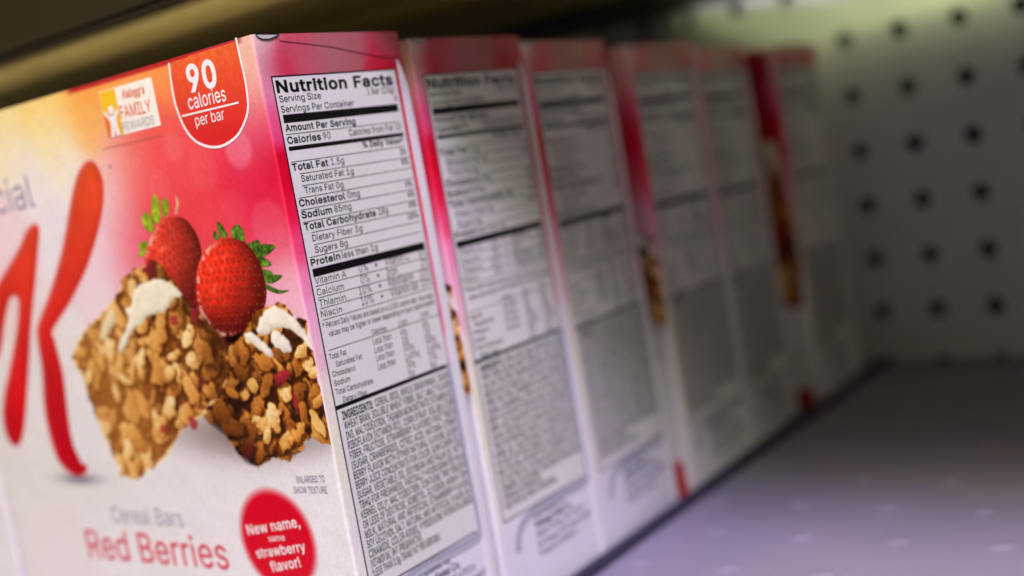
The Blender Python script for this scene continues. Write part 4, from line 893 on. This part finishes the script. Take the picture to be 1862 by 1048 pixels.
    rw = mesh('rewards_badge', V, Fc, flat_mat('badge_cream', (250, 238, 222), .42, .4), root)
    # yellow to orange band on its left with a white figure whose arms are raised
    gy2 = np.linspace(z0 + .15, z1 - .15, 24)
    gx2 = np.linspace(x0 + .15, xm, 10)
    X2, Z2 = np.meshgrid(gx2, gy2)
    ty = ((Z2 - z0) / (z1 - z0))
    bc2 = np.where((ty > .52)[..., None], np.array((250, 196, 40)), np.array((240, 120, 50)))
    bc2 = np.where(((X2 > xm - 2.2) & (ty <= .52))[..., None], np.array((250, 180, 40)), bc2)
    idx = np.arange(X2.size).reshape(X2.shape)
    f = np.stack([idx[:-1, :-1], idx[:-1, 1:], idx[1:, 1:], idx[1:, :-1]], -1).reshape(-1, 4)
    Vb = np.stack([X2 * mm, np.full(X2.shape, -.09 * mm), Z2 * mm + H], -1).reshape(-1, 3)
    fast_mesh('colour_band', Vb, f, M_PRINT, rw, lin(bc2).reshape(-1, 3))
    cx = (x0 + xm) / 2 + .3
    zc = z0 + .50 * (z1 - z0)
    fig = [(cx - 3.2, zc + .4), (cx - 2.7, zc + .9), (cx - 1.2, zc - .6), (cx, zc - .7), (cx + 1.2, zc - .3), (cx + 2.4, zc + .7), (cx + 2.9, zc + .3),
           (cx + 1.4, zc - 1.6), (cx + 1.3, zc - 3.2), (cx + 1.8, z0 + .1), (cx + .3, z0 + .1), (cx + .1, zc - 3.6), (cx - .6, z0 + .1), (cx - 2.0, z0 + .1), (cx - 1.2, zc - 3.0), (cx - 1.3, zc - 1.8)]
    head = [(cx + 1.1 * math.cos(a), zc + .75 + 1.1 * math.sin(a)) for a in np.linspace(0, 2 * math.pi, 20, endpoint=False)]
    V = [on_front(p, .12) for p in fig] + [on_front(p, .12) for p in head]
    n = len(fig)
    mesh('figure', V, [tuple(range(n)), tuple(range(n, n + len(head)))], M_WHITE, rw)
    V, Fc = lay_text([ft["Kellogg's"] + (.25,), ft['FAMILY']], on_front, 0.12)
    a, b = FR_LINE(x0, x1, xm, z0, z1)
    mesh('lettering', V, Fc, M_ORANGE, rw)
    V, Fc = lay_text([ft['REWARDS']], on_front, 0.12)
    mesh('grey_lettering', V, Fc, M_PALEGREY, rw)
    V, Fc = lay_text([ft['www.kelloggsfamilyrewards.com']], on_front, 0.10)
    mesh('address_lettering', V, Fc, M_CAPTION, root)
    # small trademark dot beside the letter
    V, Fc = rects([(-60.2, -21.6, -59.4, -21.0)], on_front, 0.1)
    mesh('trademark', V, Fc, M_TEXTGREY, root)

    # nutrition panel
    x0, x1, z1, z0 = 3.3, 45.6, -9.5, -131.2
    V, Fc = rects([(x0, z0, x1, z1)], on_side, 0.05)
    lab = mesh('nutrition_panel', V, Fc, M_LABEL, root)
    fr = [(x0 - .1, z0, x0 + .3, z1 + .1), (x0 + .3, z1 - .25, x1, z1 + .1), (x1 - .15, -92, x1 + .05, z1 - .25), (x0 + .3, z0, 44.5, z0 + .35)]
    V, Fc = rects(fr, on_side, 0.09)
    mesh('frame_line', V, Fc, M_NAVY, lab)
    V, Fc = rects([(a, z - h / 2, b, z + h / 2) for (a, z, b, h) in RULES], on_side, 0.09)
    mesh('rule_lines', V, Fc, M_BLACK, lab)
    V, Fc = lay_text(SIDE_TEXT, on_side, 0.10)
    mesh('lettering', V, Fc, M_BLACK, lab)
    V, Fc = lay_text(SIDE_SMALL, on_side, 0.12)
    mesh('ingredient_lettering', V, Fc, M_BLACK, lab)
    # silver ribbon printed down the right of the panel, turning under it
    rib_r = [(45.7, -86), (45.9, -100), (46.2, -115), (46.6, -126), (46.8, -129.5), (46.2, -131.6), (44.0, -132.8), (38, -132.9), (30, -132.6), (22, -132.4), (15, -133.0), (11, -134.6), (8.5, -137.5), (7.5, -141)]
    rib = spline(rib_r, 4, closed=False)
    V, Fc = stroke(rib, 2.4, on_side, 0.15)
    rb = mesh('silver_ribbon', V, Fc, M_SWOOSH, root)
    V, Fc = stroke(spline([(p[0] + (.5 if i < 5 else -.1), p[1] - (.0 if i < 4 else .55)) for i, p in enumerate(rib_r)], 4, closed=False), .28, on_side, 0.18)
    mesh('ribbon_line', V, Fc, M_LABEL, rb)

    # tucked flap, open corner and glued seam
    def flap(poly, off, thick, mat, name, coloured):
        P = np.array(poly, float)
        bm = bmesh.new()
        lo = [bm.verts.new(on_side(p, off)) for p in P]
        face = bm.faces.new(lo)
        ext = bmesh.ops.extrude_face_region(bm, geom=[face])
        bmesh.ops.translate(bm, vec=(thick * mm, 0, 0), verts=[v for v in ext['geom'] if isinstance(v, bmesh.types.BMVert)])
        bmesh.ops.triangulate(bm, faces=bm.faces[:])
        if coloured:
            bmesh.ops.subdivide_edges(bm, edges=bm.edges[:], cuts=3, use_grid_fill=True)
        bmesh.ops.recalc_face_normals(bm, faces=bm.faces[:])
        me = bpy.data.meshes.new(name)
        bm.to_mesh(me)
        bm.free()
        if coloured:
            co = np.array([v.co[:] for v in me.vertices])
            c = side_colour(co[:, 1] / mm, (co[:, 2] - H) / mm)
            at = me.color_attributes.new('print_colour', 'FLOAT_COLOR', 'POINT')
            c4 = np.ones((len(co), 4), np.float32)
            c4[:, :3] = c
            at.data.foreach_set('color', c4.ravel())
        me.materials.append(mat)
        return link(name, me, root)

    flap(TUCK_FLAP, 0.06, 0.16, M_PRINT, 'tuck_flap', True)
    fg = flap(FOLD_GAP, 0.08, 0.2, M_GREYCARD, 'fold_gap', False)
    V, Fc = stroke(spline(FOLD_GAP, 2), .22, on_side, .32, closed=True)
    mesh('fold_edge', V, Fc, M_BLACK, fg)
    seam = [(46.7, -7.2), (47.6, -9), (48.9, -14), (49.2, -24), (49.2, -159.5), (46.9, -159.5), (46.8, -120), (46.7, -70), (46.6, -36), (46.6, -12)]
    flap(seam, 0.2, 0.45, M_SEAM, 'seam_flap', False)
    return root


def FR_LINE(x0, x1, xm, z0, z1):
    return (xm, z0), (x1, z1)


def copy_thing(o, loc, rotz, label):
    c = o.copy()
    COL.objects.link(c)
    c.location = loc
    c.rotation_euler = (0, 0, rotz)
    c['label'] = label
    for ch in list(o.children):
        d = ch.copy()
        COL.objects.link(d)
        d.parent = c
        for g in list(ch.children):
            e = g.copy()
            COL.objects.link(e)
            e.parent = d
    return c


# ------------------------------------------------------------------ shelf, back panel, shelf above
def slab(bm, x0, y0, z0, x1, y1, z1):
    vs = [bm.verts.new(p) for p in ((x0, y0, z0), (x1, y0, z0), (x1, y1, z0), (x0, y1, z0), (x0, y0, z1), (x1, y0, z1), (x1, y1, z1), (x0, y1, z1))]
    for q in ((0, 3, 2, 1), (4, 5, 6, 7), (0, 1, 5, 4), (1, 2, 6, 5), (2, 3, 7, 6), (3, 0, 4, 7)):
        bm.faces.new([vs[i] for i in q])


def bm_obj(name, bm, mat, parent=None, bevel=0.0):
    if bevel:
        bmesh.ops.bevel(bm, geom=bm.edges[:], offset=bevel, segments=2, affect='EDGES')
    bmesh.ops.recalc_face_normals(bm, faces=bm.faces[:])
    me = bpy.data.meshes.new(name)
    bm.to_mesh(me)
    bm.free()
    me.materials.append(mat)
    return link(name, me, parent)


def metal_mat(name, rgb, rough, bump=.15, vary=.06):
    m, n, l, b = base_mat(name, rough, .45)
    t = noise_node(n, l, 26, 6)
    r = n.new('ShaderNodeValToRGB')
    c = lin(rgb)
    r.color_ramp.elements[0].position = .3
    r.color_ramp.elements[1].position = .7
    r.color_ramp.elements[0].color = (*[float(v) * (1 - vary) for v in c], 1)
    r.color_ramp.elements[1].color = (*[min(1, float(v) * (1 + vary)) for v in c], 1)
    l.new(t.outputs['Fac'], r.inputs['Fac'])
    l.new(r.outputs['Color'], b.inputs['Base Color'])
    t2 = noise_node(n, l, 40, 3)
    mp = n.new('ShaderNodeMapRange')
    mp.inputs['To Min'].default_value = rough - .08
    mp.inputs['To Max'].default_value = rough + .12
    l.new(t2.outputs['Fac'], mp.inputs['Value'])
    l.new(mp.outputs['Result'], b.inputs['Roughness'])
    add_bump(n, l, b, 60, bump, .0006)
    return m


M_DECK = metal_mat('pale_enamel', (146, 136, 156), .40)
M_PEG = metal_mat('peg_enamel', (206, 203, 200), .5)
M_TAN = metal_mat('tan_enamel', (206, 190, 116), .5)
M_DARK = flat_mat('dark_board', (58, 54, 44), .8, .1)

lower = thing('shelf', 'pale grey enamelled shelf deck the row of boxes stands on', 'shelf', (0, 0, 0))
bm = bmesh.new()
slab(bm, .0035, -.045, -.020, .80, .3535, 0.0)
bm_obj('deck', bm, M_DECK, lower, .0012)
bm = bmesh.new()  # raised bumps added to catch lamp light in place of pale light spots
for iy in range(0, 9):
    for ix in range(0, 22):
        bx, by = .0240 + ix * .0282 - (.0115 if iy % 2 else 0), .1285 + (iy - 4) * .0270
        if by > .34:
            continue
        n0 = 14
        rings = []
        for (rr, zz) in ((.0040, -.0002), (.0032, .0003), (.0018, .0006)):
            rings.append([bm.verts.new((bx + rr * math.cos(2 * math.pi * k / n0), by + rr * math.sin(2 * math.pi * k / n0), zz)) for k in range(n0)])
        top = bm.verts.new((bx, by, .0007))
        for a_, b_ in zip(rings[:-1], rings[1:]):
            for k in range(n0):
                bm.faces.new((a_[k], a_[(k + 1) % n0], b_[(k + 1) % n0], b_[k]))
        for k in range(n0):
            bm.faces.new((rings[-1][k], rings[-1][(k + 1) % n0], top))
spot_bumps = bm_obj('light_spot_bumps', bm, M_DECK, lower)
spot_bumps.data.shade_smooth()
spot_bumps['kind'] = 'stuff'
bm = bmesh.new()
slab(bm, .0012, .052, -.016, .0030, .350, .0030)  # thin dark strip standing in for the contact shade along the box bases
bm_obj('contact_shade_strip', bm, flat_mat('contact_shade_dark', (70, 64, 86), .45, .4), lower, .0004)
bm = bmesh.new()
slope = [(-.045, 0.0), (.0512, 0.0), (.3535, -.0128)]
tops = [[bm.verts.new((x, y, z)) for (y, z) in slope] for x in (-.70, .0034)]
lows = [[bm.verts.new((x, y, -.020)) for (y, z) in slope] for x in (-.70, .0034)]
for i in range(2):
    bm.faces.new((tops[0][i], tops[1][i], tops[1][i + 1], tops[0][i + 1]))
    bm.faces.new((lows[0][i], lows[0][i + 1], lows[1][i + 1], lows[1][i]))
    for k in (0, 1):
        bm.faces.new((tops[k][i], tops[k][i + 1], lows[k][i + 1], lows[k][i]))
bm_obj('channel', bm, M_DECK, lower)
bm = bmesh.new()
slab(bm, -.70, -.062, -.040, .80, -.0455, -.002)
bm_obj('front_lip', bm, M_DECK, lower, .002)

peg = thing('pegboard', 'white perforated back panel with rows of round holes', 'pegboard', (0, .354, 0))
bm = bmesh.new()
PITCH, HR, NS = .0254, .0041, 20
x_off, z_off = .0042 - 16 * PITCH, (-.0095 + H) - 8 * PITCH
ring = [(math.cos(2 * math.pi * k / NS + math.pi / NS), math.sin(2 * math.pi * k / NS + math.pi / NS)) for k in range(NS)]
for ix in range(0, 40):
    for iz in range(0, 12):
        cx, cz = x_off + ix * PITCH, z_off + iz * PITCH
        outer, inner, back = [], [], []
        for (c, s) in ring:
            k = PITCH / 2 / max(abs(c), abs(s))
            outer.append(bm.verts.new((cx + c * k, 0, cz + s * k)))
            inner.append(bm.verts.new((cx + c * HR, 0, cz + s * HR)))
            back.append(bm.verts.new((cx + c * HR, .004, cz + s * HR)))
        # corner verts of the cell
        for k in range(NS):
            j = (k + 1) % NS
            bm.faces.new((outer[k], outer[j], inner[j], inner[k]))
            bm.faces.new((inner[k], inner[j], back[j], back[k]))
        for (sx, sz) in ((1, 1), (-1, 1), (-1, -1), (1, -1)):
            q = [k for k in range(NS) if ring[k][0] * sx > 0 and ring[k][1] * sz > 0]
            q.sort(key=lambda k: abs(abs(ring[k][0]) - abs(ring[k][1])))
            a, b = q[0], q[1]
            if abs(ring[a][0]) != abs(ring[a][1]):
                bm.faces.new((outer[a], outer[b], bm.verts.new((cx + sx * PITCH / 2, 0, cz + sz * PITCH / 2))))
bmesh.ops.remove_doubles(bm, verts=bm.verts[:], dist=1e-6)
bm_obj('perforated_sheet', bm, M_PEG, peg)
bm = bmesh.new()
slab(bm, -.45, .012, -.06, .65, .014, .26)
bm_obj('backing', bm, M_DARK, peg)

# shelf above: a folded sheet with ribs on its underside; its unseen back edge is cut to a taper to shape the gap lamp's patch
upper = thing('shelf', 'dark tan shelf above the boxes seen from below with ribbed underside', 'shelf', (0, 0, H + .020))
prof = [(.036, -.0006), (.043, -.0019), (.051, -.0029), (.060, -.0022), (.074, 0), (.118, 0), (.124, -.0025), (.132, -.0040), (.140, -.0025), (.146, 0), (.24, 0)]
bm = bmesh.new()
xs = [-.80, .80]
rows = [[bm.verts.new((x, y, z)) for (y, z) in prof] for x in xs]
rows_t = [[bm.verts.new((x, y, .012)) for (y, z) in (prof[0], prof[-1])] for x in xs]
for i in range(len(prof) - 1):
    bm.faces.new((rows[0][i], rows[1][i], rows[1][i + 1], rows[0][i + 1]))
bm.faces.new((rows_t[0][0], rows_t[0][1], rows_t[1][1], rows_t[1][0]))
bm.faces.new((rows[0][0], rows_t[0][0], rows_t[1][0], rows[1][0]))
bm_obj('underside', bm, M_TAN, upper)
bm = bmesh.new()
edge = [(-.80, .3535), (-.078, .3535), (.000, .3385), (.307, .3535), (.80, .3535)]
bot = [bm.verts.new((x, y, 0)) for x, y in edge]
top = [bm.verts.new((x, y, .0012)) for x, y in edge]
fb = [bm.verts.new((-.80, .2402, 0)), bm.verts.new((.80, .2402, 0))]
ft_ = [bm.verts.new((-.80, .2402, .0012)), bm.verts.new((.80, .2402, .0012))]
bm.faces.new([fb[0], fb[1]] + bot[::-1])
bm.faces.new([ft_[0], ft_[1]] + top[::-1])
for i in range(4):
    bm.faces.new((bot[i], bot[i + 1], top[i + 1], top[i]))
bm_obj('rear_deck', bm, flat_mat('dark_enamel', (74, 66, 52), .5, .4), upper)
# its dark front fascia, leaning back over the aisle edge
bm = bmesh.new()
slab(bm, -.80, .0240, .0004, .80, .0355, .150)
slab(bm, -.80, .0360, .147, .80, .3535, .150)  # unseen roof sheet, added to stop the front lamps leaking through the rear gap
bm_obj('fascia', bm, flat_mat('brown_enamel', (44, 36, 18), .6, .2), upper, .001)

# ------------------------------------------------------------------ the row of cartons
first = make_carton()
GROUP = 'cereal bar boxes on the shelf'
first.location = (0, 0, 0.0004)
first['label'] = 'nearest cereal bar box in sharp focus, its whole red fruit front facing the camera'
first['group'] = GROUP
ROW = (
    (0.0000, 0.0530, -.0020, 0.000, 'second cereal bar box in the row, directly behind the sharp front box'),
    (0.0000, 0.1030, -.0037, 0.038, 'third cereal bar box in the row, a thin red strip beside its blurred panel'),
    (0.0003, 0.1612, -.0062, 0.004, 'fourth cereal bar box in the row, with a wide red and brown front strip'),
    (0.0000, 0.2103, -.0080, 0.050, 'fifth cereal bar box in the row, pressed close behind the fourth box'),
    (0.0012, 0.2765, -.0100, 0.006, 'last and most blurred cereal bar box of the row, standing next to the pegboard'),
    (-0.1455, 0.0000, 0.0000, 0.000, 'cereal bar box at the left edge of the photo, only a pale sliver in view'))
boxes = [copy_thing(first, (x, y, z + 0.0004), r, lab) for (x, y, z, r, lab) in ROW]
# the last box is another variety: its golden bar picture reaches higher up the front
gx = np.arange(-14.0, -1.4, .5)
gz = np.arange(-108.0, -1.5, .5)
X3, Z3 = np.meshgrid(gx, gz)
zi = np.clip(((-84 + (Z3 + 108) * .22) + 160) / STEP, 0, NZ - 1).astype(int)
xi = np.clip((X3 - 4 + 142) / STEP, 0, NX - 1).astype(int)
c3 = IMG_LIN[zi, xi] * np.array((1.0, .92, .75))
redw = np.clip((Z3 + 40) / 3, 0, 1)[..., None]
pink = np.exp(-((Z3 + 19) / 7) ** 2)[..., None] * np.clip((X3 + 6) / 3, 0, 1)[..., None]
c3 = c3 * (1 - redw) + (lin((178, 4, 26)) * (1 - pink) + lin((206, 92, 128)) * pink) * redw
idx = np.arange(X3.size).reshape(X3.shape)
keep = X3 > -13 - 1.5 * np.sin(Z3 * .21)
cell = keep[:-1, :-1] & keep[1:, 1:] & keep[:-1, 1:] & keep[1:, :-1]
j, i = np.where(cell)
f = np.stack([idx[j, i], idx[j, i + 1], idx[j + 1, i + 1], idx[j + 1, i]], 1)
fast_mesh('cereal_bar_picture', np.stack([X3 * mm, np.full(X3.shape, -.12 * mm), Z3 * mm + H], -1).reshape(-1, 3), f, M_PRINT, boxes[4], c3.reshape(-1, 3))
